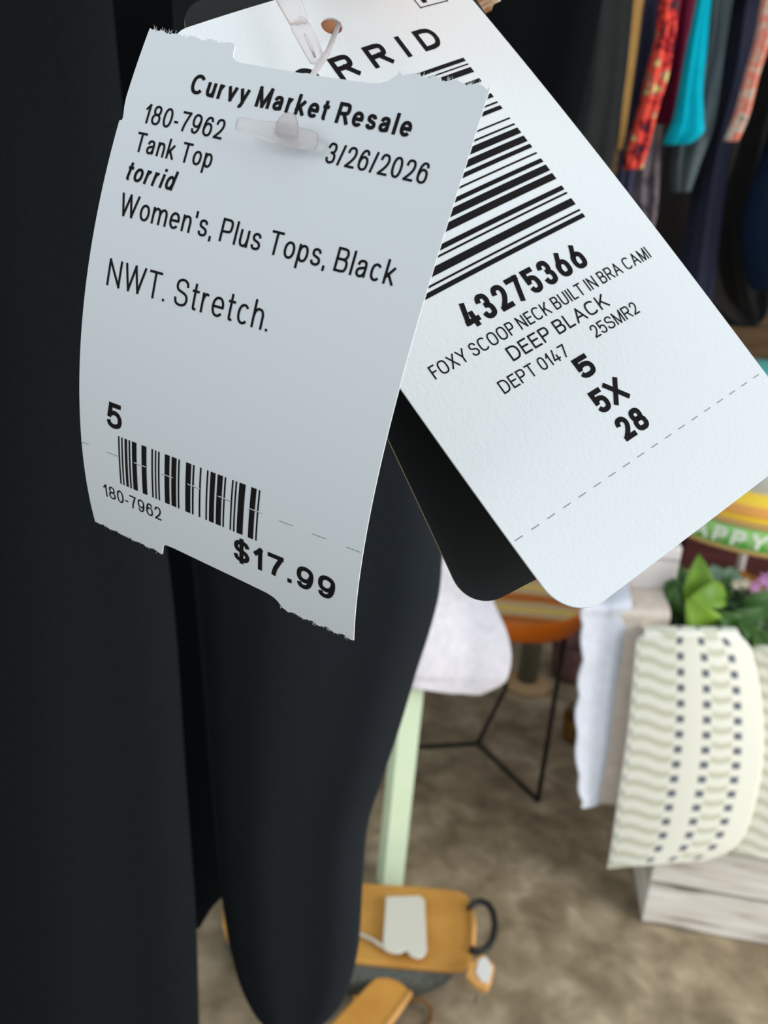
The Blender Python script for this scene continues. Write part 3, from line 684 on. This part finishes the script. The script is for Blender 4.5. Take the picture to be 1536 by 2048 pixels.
def cloth(name, rows, m, th=.004, parent=None, wob=None, nx=36, uv=True, k=6):
    """draped cloth: rows of (list of world points across), resampled smooth, given thickness"""
    Rr = [[Vector((p[0], p[1], p[2])) for p in smooth_tab([tuple(q) for q in row], k)] for row in rows]
    cols = list(zip(*Rr)); grid = [[Vector((p[0], p[1], p[2])) for p in smooth_tab([tuple(q) for q in c], k)] for c in cols]
    nX, nY = len(grid), len(grid[0])
    if wob:
        for i in range(nX):
            for j in range(nY): grid[i][j] = grid[i][j] + wob(i / (nX - 1), j / (nY - 1))
    v = [grid[i][j] for j in range(nY) for i in range(nX)]
    f = [(j * nX + i, j * nX + i + 1, (j + 1) * nX + i + 1, (j + 1) * nX + i) for j in range(nY - 1) for i in range(nX - 1)]
    o = mesh_obj(name, v, f, m, parent, True)
    L_ = o.data.uv_layers.new(name='weave'); arc = [0.0]; md = nX // 2
    for j in range(1, nY): arc.append(arc[-1] + (grid[md][j] - grid[md][j - 1]).length)
    for p in o.data.polygons:
        for li, vi in zip(p.loop_indices, p.vertices): L_.data[li].uv = ((vi % nX) / (nX - 1), arc[vi // nX])
    s = o.modifiers.new('thickness', 'SOLIDIFY'); s.thickness = th; s.offset = 0
    return o
dm = (R.transposed() @ (mf + Vector((0, 0, mz * .7)) - CAM)).z * -1
rowsC = []
for y, xl, xr, d in [(1085, 800, 960, .06), (1130, 790, 965, .02), (1200, 780, 985, -.04), (1260, 770, 1012, -.06), (1310, 765, 1022, -.07), (1350, 765, 1016, -.07), (1372, 770, 1002, -.065), (1392, 800, 960, -.06)]:
    row = []
    for t in np.linspace(0, 1, 7):
        x = xl + (xr - xl) * t
        yy = y - 14 * (y > 1360) * (1 - t) + (0 if y < 1360 else -8 * abs(t - .62))
        row.append(at(x, yy, dm + d + .05 * t * t - .012 * sin(t * 9 + y * .004)))
    rowsC.append(row)
o = cloth('draped_cloth', rowsC, white, .004)
tag(o, 'white satin cloth with rounded corner hanging over the mint table', 'cloth')

# ------------------------------------------------------------------ whitewashed crate with draped cloths
pA, pB = on_z(1282, 1846), on_z(1536, 1893)
cx = (pB - pA).normalized(); cy = Vector((-cx.y, cx.x, 0))
if cy.y < 0: cy = -cy
hC = z_above(pA, 1300)
cr = empty('wooden_crate', pA + cx * .3 + cy * .2)
tag(cr, 'whitewashed wooden crate on the floor under the patterned cream throw', 'crate')
wash = noise_mat('whitewashed_wood', [(0.32, srgb(120, 108, 96)), (0.45, srgb(222, 214, 204)), (0.7, srgb(246, 243, 238))], 5, 0.85, stretch=(1, 1, 9), bump=0.2)
Wc, Dc = .62, .40
nB = 6; hb = hC / nB
for k in range(nB):
    z0 = .004 + k * hb
    for (P, ax, ay) in ((pA, cx * Wc, cy * .016), (pA + cy * Dc, cx * Wc, cy * .016), (pA + cy * .016, cx * .016, cy * (Dc - .016)), (pA + cx * (Wc - .016) + cy * .016, cx * .016, cy * (Dc - .016))):
        bevel(MB().box(P + Vector((0, 0, z0)), ax, ay, (0, 0, hb - .012)).build('slat', wash, cr), .002, 2)
for (a, b) in ((.016, .016), (Wc - .046, .016), (.016, Dc - .03), (Wc - .046, Dc - .03)):
    MB().box(pA + cx * a + cy * b, cx * .03, cy * .03, (0, 0, hC)).build('corner_post', wash, cr)
MB().box(pA + Vector((0, 0, hC - .006)), cx * Wc, cy * (Dc + .016), (0, 0, .014)).build('top_board', wash, cr)

dC = (R.transposed() @ (pA - CAM)).z * -1
def crate_pt(px, py, off=0.0):               # on the plane of the crate's front, pushed out by off
    r = ray(px, py); nrm = -cy; P0 = pA + nrm * off
    return CAM + r * ((P0 - CAM).dot(nrm) / r.dot(nrm))
pat = mat('cream_woven_pattern', srgb(238, 236, 214), 0.9, 0.1)
n_, l_, b_ = nodes(pat)
uvn = n_.new('ShaderNodeTexCoord'); sep = n_.new('ShaderNodeSeparateXYZ'); l_.new(uvn.outputs['UV'], sep.inputs[0])
def mth(op, a, b=None, c=None):
    x = n_.new('ShaderNodeMath'); x.operation = op
    for i, q_ in enumerate((a, b, c)):
        if q_ is None: continue
        if isinstance(q_, (int, float)): x.inputs[i].default_value = q_
        else: l_.new(q_, x.inputs[i])
    return x.outputs[0]
U, V_ = sep.outputs[0], sep.outputs[1]
PITCH = 1 / .0335
vv = mth('FRACT', mth('MULTIPLY', V_, PITCH)); vd = mth('ABSOLUTE', mth('SUBTRACT', vv, .5))
def near(val, c, wd): return mth('LESS_THAN', mth('ABSOLUTE', mth('SUBTRACT', val, c)), wd)
dots = mth('MULTIPLY', near(U, .035, .02), .45)
for c in (.38, .58, .81):
    d_ = near(U, c, .030); dots = d_ if dots is None else mth('MAXIMUM', dots, d_)
dots = mth('MULTIPLY', dots, mth('LESS_THAN', mth('ADD', vd, mth('MULTIPLY', mth('ABSOLUTE', mth('SINE', mth('MULTIPLY', U, 90.0))), .05)), .27))
vv2 = mth('FRACT', mth('ADD', mth('ADD', mth('MULTIPLY', V_, PITCH), .5), mth('MULTIPLY', mth('SINE', mth('MULTIPLY', U, 16.0)), .22))); vd2 = mth('ABSOLUTE', mth('SUBTRACT', vv2, .5))
bands = mth('MULTIPLY', mth('MAXIMUM', near(U, .19, .15), near(U, .695, .075)), mth('LESS_THAN', vd2, .22))
mx1 = n_.new('ShaderNodeMix'); mx1.data_type = 'RGBA'; mx1.inputs[6].default_value = (*srgb(255, 254, 240), 1); mx1.inputs[7].default_value = (*srgb(222, 222, 200), 1); l_.new(bands, mx1.inputs[0])
mx2 = n_.new('ShaderNodeMix'); mx2.data_type = 'RGBA'; l_.new(mx1.outputs[2], mx2.inputs[6]); mx2.inputs[7].default_value = (*srgb(120, 126, 134), 1); l_.new(dots, mx2.inputs[0])
l_.new(mx2.outputs[2], b_.inputs['Base Color'])

def drape_rows(tab, off):
    rows = []
    for y, xl, xr, slope in tab:
        rows.append([crate_pt(xl + (xr - xl) * t, y + slope * (t - .5), off + .012 * sin(t * 3.1) ) for t in np.linspace(0, 1, 7)])
    return rows
back_edge = [crate_pt(1290 + (1490 - 1290) * t, 1272, -.02) for t in np.linspace(0, 1, 7)]
rows = drape_rows([(1268, 1290, 1478, 4), (1285, 1274, 1496, 8), (1315, 1270, 1508, 12), (1380, 1264, 1520, 12), (1460, 1256, 1526, 10), (1540, 1245, 1522, 6), (1610, 1234, 1508, 2), (1670, 1225, 1488, -4), (1705, 1219, 1460, -10), (1728, 1214, 1410, -16)], .035)
top_row = [p + cy * .036 - Vector((0, 0, .004)) for p in rows[0]]
mid_row = [p + cy * .018 + Vector((0, 0, .001)) for p in rows[0]]
o = cloth('patterned_throw', [top_row, mid_row] + rows, pat, .006)
tag(o, 'cream woven throw with rows of slate dots draped over the crate front', 'throw')
rows = drape_rows([(1305, 1500, 1660, 4), (1330, 1508, 1670, 8), (1450, 1512, 1680, 12), (1600, 1500, 1685, 14), (1690, 1470, 1685, 20), (1725, 1462, 1690, 40)], .022)
top_row = [p + cy * .03 for p in rows[0]]
o = cloth('patterned_throw', [top_row] + rows, pat, .006)
tag(o, 'second cream dotted throw at the right edge, half behind the first', 'throw')
def scallop(u, v): return cx * (-.006 * abs(sin(v * 24)) * (1 - u) ** 3)
rows = []
for y, xl, xr in [(1210, 1166, 1262), (1245, 1166, 1258), (1310, 1168, 1252), (1380, 1160, 1240), (1450, 1156, 1232), (1530, 1158, 1220), (1590, 1164, 1206), (1618, 1170, 1200)]:
    rows.append([crate_pt(xl + (xr - xl) * t, y - 10 * t, .012 + .035 * (t - .55) ** 2 * 4 * (1 if t < .55 else -.6)) for t in np.linspace(0, 1, 7)])
top_row = [p + cy * .14 for p in rows[0]]
o = cloth('lace_runner', [top_row] + rows, lace_white, .004, wob=scallop)
tag(o, 'white runner with scalloped lace edge hanging left of the dotted throw', 'runner')

rows = []
for y, xl, xr in [(1216, 1225, 1340), (1250, 1222, 1335), (1320, 1218, 1310), (1400, 1212, 1300), (1480, 1206, 1290), (1560, 1200, 1280), (1606, 1192, 1262)]:
    rows.append([crate_pt(xl + (xr - xl) * t, y + 6 * t, .004 - .012 * t) for t in np.linspace(0, 1, 7)])
o = cloth('runner_shade_strip', [[p + cy * .10 for p in rows[0]]] + rows, noise_mat('runner_fold_shade', [(.3, srgb(212, 198, 186)), (.7, srgb(226, 213, 202))], 50), .003)  # beige colour paints the shaded turn of the lace runner
tag(o, 'greyish beige strip standing in for the shaded fold between lace runner and dotted throw', 'runner')

# things standing on the crate
topz = hC + .012
def on_top(px, py): return on_z(px, py, topz)
bx = empty('white_box', crate_pt(1262, 1205, -.10))
tag(bx, 'white cardboard box standing behind the lace runner', 'box')
boxm = noise_mat('white_cardboard', [(0.3, srgb(214, 204, 200)), (0.7, srgb(232, 226, 224))], 8, 0.8)
P0 = on_top(1215, 1222); P1 = on_top(1338, 1232); hx = z_above(P0, 1085) - topz
bevel(MB().box(P0, P1 - P0, cy * .12, (0, 0, hx)).build('carton', boxm, bx), .006)
MB().box(P0 + (P1 - P0) * .02 - cy * .001 + Vector((0, 0, hx * .80)), (P1 - P0) * .96, cy * .002, (0, 0, .003)).build('lid_seam', mat('lid_seam_shade', srgb(150, 140, 138)), bx)
bw = on_top(1322, 1218)
o = MB().lathe(bw, [(.016, 0), (.024, .006), (.030, .022), (.031, .03), (.027, .03), (.024, .012), (.004, .008)], 28).build('black_bowl', mat('black_glaze', srgb(30, 24, 26), 0.35, 0.4), None, True)
tag(o, 'tiny black bowl on the crate between white box and green plant', 'bowl')

# leafy plant
pl = on_top(1462, 1248)
pp = empty('potted_plant', pl)
tag(pp, 'green leafy plant with pointed leaves on the crate behind the dotted throw', 'plant')
MB().lathe(pl, [(.045, 0), (.055, .01), (.062, .05), (.065, .055), (.058, .056), (.05, .045)], 32).build('pot', mat('dark_clay', srgb(70, 52, 44), 0.8), pp, True)
LG = [noise_mat('leaf_%s' % s, [(0.3, srgb(*a)), (0.7, srgb(*b))], 14, 0.45, spec=0.35, stretch=(1, 1, 1)) for s, a, b in (('bright', (88, 128, 34), (136, 172, 58)), ('mid', (50, 86, 36), (72, 108, 46)), ('deep', (34, 56, 28), (46, 74, 34)))]
def leaf(p0, tip, wd, m, curl=.02):
    p0, tip = Vector(p0), Vector(tip); d = tip - p0; sd = d.cross(p0 - CAM).normalized(); nn = sd.cross(d).normalized()
    if nn.dot(CAM - p0) < 0: nn = -nn
    v = []; f = []
    for i in range(9):
        t = i / 8; hwid = wd * (sin(pi * t ** .8) ** .8) + .0006
        for j in (-1, -.5, 0, .5, 1):
            v.append(p0 + d * t + sd * hwid * j + nn * (curl * sin(pi * t) + abs(j) * hwid * .35))
    for i in range(8):
        for j in range(4): f.append((i * 5 + j, i * 5 + j + 1, i * 5 + j + 6, i * 5 + j + 5))
    o = mesh_obj('leaf', v, f, m, pp, True)
    s = o.modifiers.new('thickness', 'SOLIDIFY'); s.thickness = .0012
dP = (R.transposed() @ (pl - CAM)).z * -1
for (x0, y0, x1, y1, wp, mi, dd) in [
 (1400, 1230, 1398, 1108, 30, 0, -.03), (1428, 1250, 1408, 1168, 24, 1, -.02), (1452, 1185, 1370, 1205, 26, 0, -.06), (1420, 1265, 1372, 1196, 34, 0, -.07),
 (1370, 1240, 1336, 1150, 34, 1, .02), (1385, 1270, 1345, 1210, 28, 2, -.01), (1470, 1270, 1440, 1190, 34, 2, -.05), (1480, 1240, 1555, 1185, 28, 1, -.04),
 (1500, 1290, 1452, 1222, 30, 1, -.07), (1520, 1300, 1490, 1230, 30, 2, -.06), (1450, 1275, 1530, 1215, 30, 1, -.08), (1540, 1320, 1500, 1260, 26, 2, -.05),
 (1440, 1275, 1400, 1255, 24, 2, -.04), (1400, 1260, 1352, 1140, 30, 2, .03), (1425, 1230, 1385, 1165, 26, 2, .03), (1460, 1250, 1500, 1200, 32, 2, .0), (1480, 1295, 1420, 1240, 30, 2, -.03), (1510, 1300, 1470, 1180, 30, 2, .02), (1530, 1320, 1548, 1240, 30, 2, -.06), (1450, 1300, 1400, 1215, 28, 2, .0), (1500, 1330, 1460, 1265, 28, 2, -.05), (1540, 1340, 1515, 1285, 26, 2, -.07), (1480, 1330, 1430, 1280, 24, 2, -.03), (1470, 1250, 1428, 1222, 22, 1, -.08), (1505, 1270, 1476, 1240, 20, 1, -.10), (1525, 1290, 1510, 1245, 20, 1, -.10), (1350, 1230, 1330, 1150, 24, 2, .03), (1375, 1200, 1360, 1130, 26, 1, .03), (1395, 1285, 1385, 1225, 30, 2, -.02), (1430, 1290, 1440, 1238, 26, 1, -.03), (1465, 1300, 1500, 1255, 26, 1, -.04), (1340, 1235, 1352, 1170, 22, 1, -.02), (1500, 1225, 1540, 1250, 28, 2, -.03), (1545, 1295, 1535, 1210, 26, 2, -.02), (1490, 1310, 1535, 1280, 24, 2, -.09), (1360, 1260, 1328, 1190, 24, 2, .0), (1430, 1210, 1462, 1150, 22, 1, .02)]:
    d0 = dP + dd
    leaf(at(x0, y0, d0), at(x1, y1, d0 - .03), wp * d0 / F, LG[mi])
o_ = [(1440, 1190, 1425, 1128), (1455, 1195, 1462, 1132)]
for a in o_:
    d0 = dP + .05; leaf(at(a[0], a[1], d0), at(a[2], a[3], d0), 30 * d0 / F, noise_mat('leaf_grey_green', [(0.3, srgb(112, 140, 116)), (0.7, srgb(130, 158, 134))], 14, 0.6))
fl = empty('flower_sprig', on_top(1525, 1245))
tag(fl, 'lilac and cream blossoms poking out above the leaves at the right edge', 'flowers')
lil = mat('lilac_petal', srgb(206, 150, 200), 0.8); crm = mat('cream_petal', srgb(216, 204, 184), 0.8); stm = mat('flower_stem', srgb(70, 96, 44), 0.8)
for (x, y, mm_, r) in [(1472, 1168, crm, 12), (1490, 1166, crm, 11), (1508, 1172, lil, 13), (1528, 1158, lil, 15), (1542, 1172, lil, 14), (1534, 1198, crm, 11)]:
    d0 = dP - .03; c = at(x, y, d0); b = MB()
    for k in range(6):
        a = 2 * pi * k / 6; u_ = R @ Vector((cos(a), sin(a), .25)); q0 = r * d0 / F
        b.tube([c, c + u_ * q0 * .5, c + u_ * q0], [q0 * .12, q0 * .42, q0 * .15], 8, flat=.4)
    b.build('blossom', mm_, fl, True)
    MB().tube([c, c.lerp(on_top(1525, 1262), .5) + Vector((0, 0, .01)), on_top(1525, 1262)], .0015, 6).build('stem', stm, fl, True)

# ------------------------------------------------------------------ Easter tray on a white post
tz = topz + .02
tc0 = on_top(1478, 1166) + cy * .02
tc = Vector((tc0.x, tc0.y, topz))
zr = z_above(tc, 1058)
rT = (on_z(1650, 1090, zr) - on_z(1470, 1075, zr)).length
et = empty('display_tray', tc)
tag(et, 'round display tray with green band of HAPPY EASTER lettering on a white post', 'tray')
MB().lathe(tc, [(.06, 0), (.062, .004), (.03, .012), (.016, .02), (.014, .026)], 32).build('foot', mat('brass_brown', srgb(140, 92, 26), 0.4, 0.5), et, True)
MB().lathe(tc + Vector((0, 0, .024)), [(.010, 0), (.010, zr - topz - .02)], 20).build('post', mat('white_post_paint', srgb(226, 224, 222), 0.5), et, True)
wood = mat('light_wood', srgb(198, 160, 100), 0.6)
bh = .048
MB().lathe((tc.x, tc.y, zr), [(rT * .94, 0), (rT, .003), (rT * 1.01, .008), (rT, .011)], 64).build('base_rim', wood, et, True)
grn = noise_mat('green_band_paint', [(0.35, srgb(132, 196, 96)), (0.65, srgb(164, 214, 136))], 30, 0.5)
MB().lathe((tc.x, tc.y, zr + .010), [(rT * .995, 0), (rT * .995, bh)], 72).build('band', grn, et, True)
MB().lathe((tc.x, tc.y, zr + .010 + bh), [(rT * .99, 0), (rT * 1.008, .003), (rT * 1.008, .008), (rT * .96, .010)], 64).build('top_rim', wood, et, True)
class Drum:
    """wraps millimetres round the tray's band"""
    def map(s, uv, off=0.0):
        uv = np.array(uv, float); a0 = math.atan2(CAM.y - tc.y, CAM.x - tc.x)
        out = []
        for u, v in uv:
            a = a0 + u / 1000 / rT; r = rT * .995 + off
            out.append((tc.x + r * cos(a), tc.y + r * sin(a), zr + .010 + bh - v / 1000))
        return out
ink = Ink(); mmw = 30.0
write(ink, "HAPPY EASTER", -154, 276, bh * 1000 * .84, bh * 1000 * .68, 8.5, gap=.22, space=.12, slant=.15)
ink.build('lettering', Drum(), mat('cream_letter_paint', srgb(240, 246, 226), 0.6), et, .0008)
ink = Ink()
for k in range(-6, 8): ink.stroke([(k * 33 - 8, bh * 1000 * .92), (k * 33 + 2, bh * 1000 * .70)], 8)
ink.build('painted_grass', Drum(), mat('grass_green_paint', srgb(70, 168, 40), 0.6), et, .0005)
# canister in the tray
yc = empty('canister', (tc.x, tc.y, zr + .05))
tag(yc, 'tall tin in the tray, yellow and orange bands below, turquoise lid', 'tin')
rC = rT * .90; zb = zr + .010 + bh * .3
hY = z_above(Vector((tc.x, tc.y, zb)), 950) - zb
yel = mat('yellow_enamel', srgb(252, 214, 60), 0.35, 0.4); ora = mat('peach_enamel', srgb(246, 178, 96), 0.4)
MB().lathe((tc.x, tc.y, zb), [(rC * .95, 0), (rC, .004), (rC, hY)], 64).build('yellow_band', yel, yc, True)
MB().lathe((tc.x, tc.y, zb + hY * .52), [(rC * 1.004, 0), (rC * 1.008, .004), (rC * 1.008, .02), (rC * 1.004, .024)], 64).build('orange_stripe', ora, yc, True)
zL = z_above(Vector((tc.x, tc.y, zb)), 775)
MB().lathe((tc.x, tc.y, zb + hY), [(rC * .985, 0), (rC * .985, zL - zb - hY)], 64).build('white_body', mat('white_enamel', srgb(238, 240, 236), 0.3), yc, True)
MB().lathe((tc.x, tc.y, zL), [(rC * 1.0, 0), (rC * 1.01, .006), (rC * 1.01, .03), (rC * .97, .036), (rC * .3, .042)], 64).build('lid', mat('turquoise_enamel', srgb(110, 226, 222), 0.35), yc, True)

# ------------------------------------------------------------------ things farther back
pm = on_z(1470, 1215, .02); pm.z = 0
o = empty('cabinet', (pm.x + .1, 2.62, 0)); tag(o, 'dark maroon cabinet standing behind the plant and tray', 'cabinet')
mar = noise_mat('maroon_stain', [(0.3, srgb(58, 26, 26)), (0.7, srgb(78, 36, 34))], 5, 0.6, stretch=(1, 1, 6))
xL = on_y(1338, 1160, 2.5).x
bevel(MB().box((xL, 2.5, .06), (.95, 0, 0), (0, .35, 0), (0, 0, .80)).build('carcass', mar, o), .006)
for k in range(2):
    dr_ = bevel(MB().box((xL + .02 + k * .46, 2.485, .09), (.45, 0, 0), (0, .018, 0), (0, 0, .74)).build('door', mar, o), .004)
    MB().lathe((xL + (.42 if k == 0 else .53), 2.486, .5), [(.006, 0), (.006, .012), (.014, .016), (.012, .026)], 16, axis=(0, -1, 0)).build('knob', mat('aged_brass', srgb(150, 112, 60), 0.4, 0.5), dr_, True)
for a, b in ((0, 0), (.91, 0), (0, .31), (.91, .31)): MB().box((xL + a, 2.5 + b, 0), (.04, 0, 0), (0, .04, 0), (0, 0, .06)).build('foot', mar, o)
def stand(px, py, toprow, name, lab, cat, parts):
    P = on_z(px, py); e = empty(name, P); tag(e, lab, cat); return P, e
P, e = stand(1052, 1372, 0, 'pedestal_stand', 'beige round based pedestal with grey green column under the wire table', 'stand', None)
sc_ = (R.transposed() @ (P - CAM)).z * -1 / F
MB().lathe(P, [(46 * sc_, 0), (46 * sc_, .012), (40 * sc_, .022), (20 * sc_, .026)], 36).build('base', mat('beige_wood', srgb(184, 150, 112), 0.7), e, True)
MB().lathe(P + Vector((0, 0, .024)), [(20 * sc_, 0), (19 * sc_, .26), (22 * sc_, .27)], 28).build('column', mat('grey_green_paint', srgb(112, 108, 90), 0.8), e, True)
P, e = stand(1140, 1352, 0, 'fabric_basket', 'mauve fabric basket on the floor behind the wire table', 'basket', None)
MB().lathe(P, [(.055, 0), (.066, .02), (.076, .12), (.074, .135), (.066, .13), (.05, .03)], 32).build('basket_body', noise_mat('mauve_felt', [(.3, srgb(104, 76, 74)), (.7, srgb(126, 94, 92))], 30), e, True)
MB().tube([P + Vector((.07 * cos(a), .07 * sin(a), .13)) for a in np.linspace(0, 2 * pi, 24, endpoint=False)], .006, 8, closed=True).build('rim', mat('plum_trim', srgb(74, 46, 54), 0.9), e, True)
P, e = stand(1150, 1478, 0, 'wicker_basket', 'small ochre brown basket on the floor left of the lace runner', 'basket', None)
MB().lathe(P, [(.030, 0), (.040, .02), (.044, .075), (.041, .08), (.034, .075), (.028, .02)], 28).build('basket_body', noise_mat('ochre_wicker', [(.3, srgb(92, 62, 26)), (.7, srgb(134, 94, 42))], 60), e, True)
MB().tube([P + Vector((.043 * cos(a), 0, .075 + .05 * sin(a))) for a in np.linspace(0, pi, 14)], .003, 6).build('handle', mat('dark_wicker', srgb(70, 50, 28), 0.8), e, True)

# ------------------------------------------------------------------ leather bag on the floor, bottom centre
tanl = noise_mat('tan_leather', [(0.3, srgb(196, 140, 66)), (0.7, srgb(214, 158, 80))], 14, 0.6, spec=0.25)
tan2 = noise_mat('honey_leather', [(0.3, srgb(204, 142, 62)), (0.7, srgb(222, 162, 78))], 14, 0.55, spec=0.25)
edge_l = mat('pale_leather_and_highlight', srgb(226, 168, 98), 0.6)
zB = .10
bag = empty('leather_handbag', on_z(800, 1990))
tag(bag, 'tan leather handbag with black ring handle and grey canvas underside on the floor', 'handbag')
flap = [(470, 1735), (600, 1748), (740, 1766), (840, 1772), (918, 1780), (936, 1790), (946, 1812), (950, 1850), (948, 1895), (942, 1922), (930, 1936), (900, 1939), (820, 1932), (720, 1922), (600, 1906), (480, 1890), (456, 1880), (446, 1850), (446, 1790), (454, 1750)]
bevel(MB().prism([on_z(x, y, zB) for x, y in flap], (0, 0, -.012)).build('flap', tanl, bag), .004)
c0 = on_z(690, 1850, zB); cE = on_z(930, 1875, zB)
hl = (cE - c0); 
b = MB(); rows_ = []
for (z, k, kk) in [(-.013, .97, .95), (-.03, .98, 1.0), (-.05, .94, .98), (-.072, .84, .88), (-.09, .66, .66), (-.098, .40, .40)]:
    rows_.append([c0 + Vector((0, 0, z)) + hl * k * math.copysign(abs(cos(a)) ** .55, cos(a)) + Vector((-hl.y, hl.x, 0)).normalized() * .105 * kk * math.copysign(abs(sin(a)) ** .7, sin(a)) for a in np.linspace(0, 2 * pi, 48, endpoint=False)])
v = [p for r in rows_ for p in r]; f = [(i * 48 + j, i * 48 + (j + 1) % 48, (i + 1) * 48 + (j + 1) % 48, (i + 1) * 48 + j) for i in range(5) for j in range(48)] + [tuple(range(48)), tuple(5 * 48 + j for j in range(48))]
mesh_obj('bag_body', v, f, noise_mat('grey_canvas', [(.3, srgb(78, 80, 74)), (.7, srgb(98, 100, 92))], 80), bag, True)
hz = zB + .006
hpts = [(938, 1818), (948, 1806), (962, 1802), (976, 1808), (986, 1824), (990, 1848), (987, 1872), (979, 1890), (966, 1901), (952, 1904), (940, 1898)]
MB().tube([Vector(p) for p in [on_z(x, y, hz) for x, y in hpts]], .0068, 12).build('handle', mat('black_cord', srgb(36, 36, 36), 0.5), bag, True)
MB().tube([on_z(944, 1822, hz), on_z(948, 1850, hz), on_z(946, 1892, hz)], .005, 10).build('handle_tab', edge_l, bag, True)
pc = empty('paper_tag', on_z(810, 1850, zB + .004))
tag(pc, 'blank white card tag with string lying on the tan handbag', 'tag')
cpts = [(772, 1792), (840, 1790), (849, 1798), (854, 1900), (848, 1912), (836, 1916), (822, 1911), (812, 1899), (800, 1906), (782, 1904), (768, 1898), (766, 1880)]
bevel(MB().prism([on_z(x, y, zB + .018) for x, y in cpts], (0, 0, -.005)).build('card', mat('ivory_card', srgb(226, 222, 208), 0.8), pc), .003)
MB().tube([on_z(770, 1896, zB + .014), on_z(745, 1880, zB + .01), on_z(715, 1866, zB + .008), on_z(690, 1850, zB + .008)], .0035, 8).build('string', mat('cotton_string', srgb(206, 200, 186), 0.9), pc, True)
pw = empty('wooden_tag', on_z(965, 1945, .12))
tag(pw, 'small wooden tag with white front hanging at the handbag corner', 'tag')
wpts = [(938, 1926), (966, 1906), (990, 1930), (984, 1960), (974, 1980), (950, 1968), (932, 1950)]
bevel(MB().prism([on_z(x, y, .13) for x, y in wpts], (0, 0, -.012)).build('block', edge_l, pw), .003)
wq = [(958, 1918), (972, 1912), (985, 1934), (977, 1966), (962, 1960), (952, 1944)]
bevel(MB().prism([on_z(x, y, .133) for x, y in wq], (0, 0, -.004)).build('paper_face', mat('white_paper_face', srgb(232, 230, 226), 0.8), pw), .001)
MB().tube([on_z(964, 1975, .12), on_z(956, 1992, .06), on_z(950, 2004, .008)], .003, 8).build('cord', mat('pale_cord', srgb(176, 164, 146), 0.9), pw, True)
sp = empty('leather_strap', on_z(735, 2050))
tag(sp, 'wide honey tan leather strap lying below the handbag at the bottom edge', 'strap')
spts = [(738, 1966), (752, 1954), (772, 1951), (800, 1962), (818, 1978), (822, 1990), (770, 2056), (700, 2150), (560, 2170), (600, 2110), (668, 2040)]
zs = .085
bevel(MB().prism([on_z(x, y, zs) for x, y in spts], (0, 0, -.012)).build('band', tan2, sp), .004)
MB().tube([on_z(820, 1986, zs - .002), on_z(795, 2024, zs - .002), on_z(765, 2064, zs - .002), on_z(700, 2150, zs - .002)], .006, 8).build('edge_highlight', edge_l, sp, True)  # pale tube paints the highlight along the strap's right edge
MB().box(on_z(700, 2080, 0) , (.06, 0, 0), (0, .03, 0), (0, 0, zs - .013)).build('fold', tan2, sp)
MB().tube([on_z(815, 1996, .05), on_z(845, 2000, .03), on_z(862, 2016, .012), on_z(862, 2040, .006), on_z(840, 2070, .006)], .004, 8).build('loop', mat('brown_cord', srgb(120, 82, 40), 0.7), sp, True)
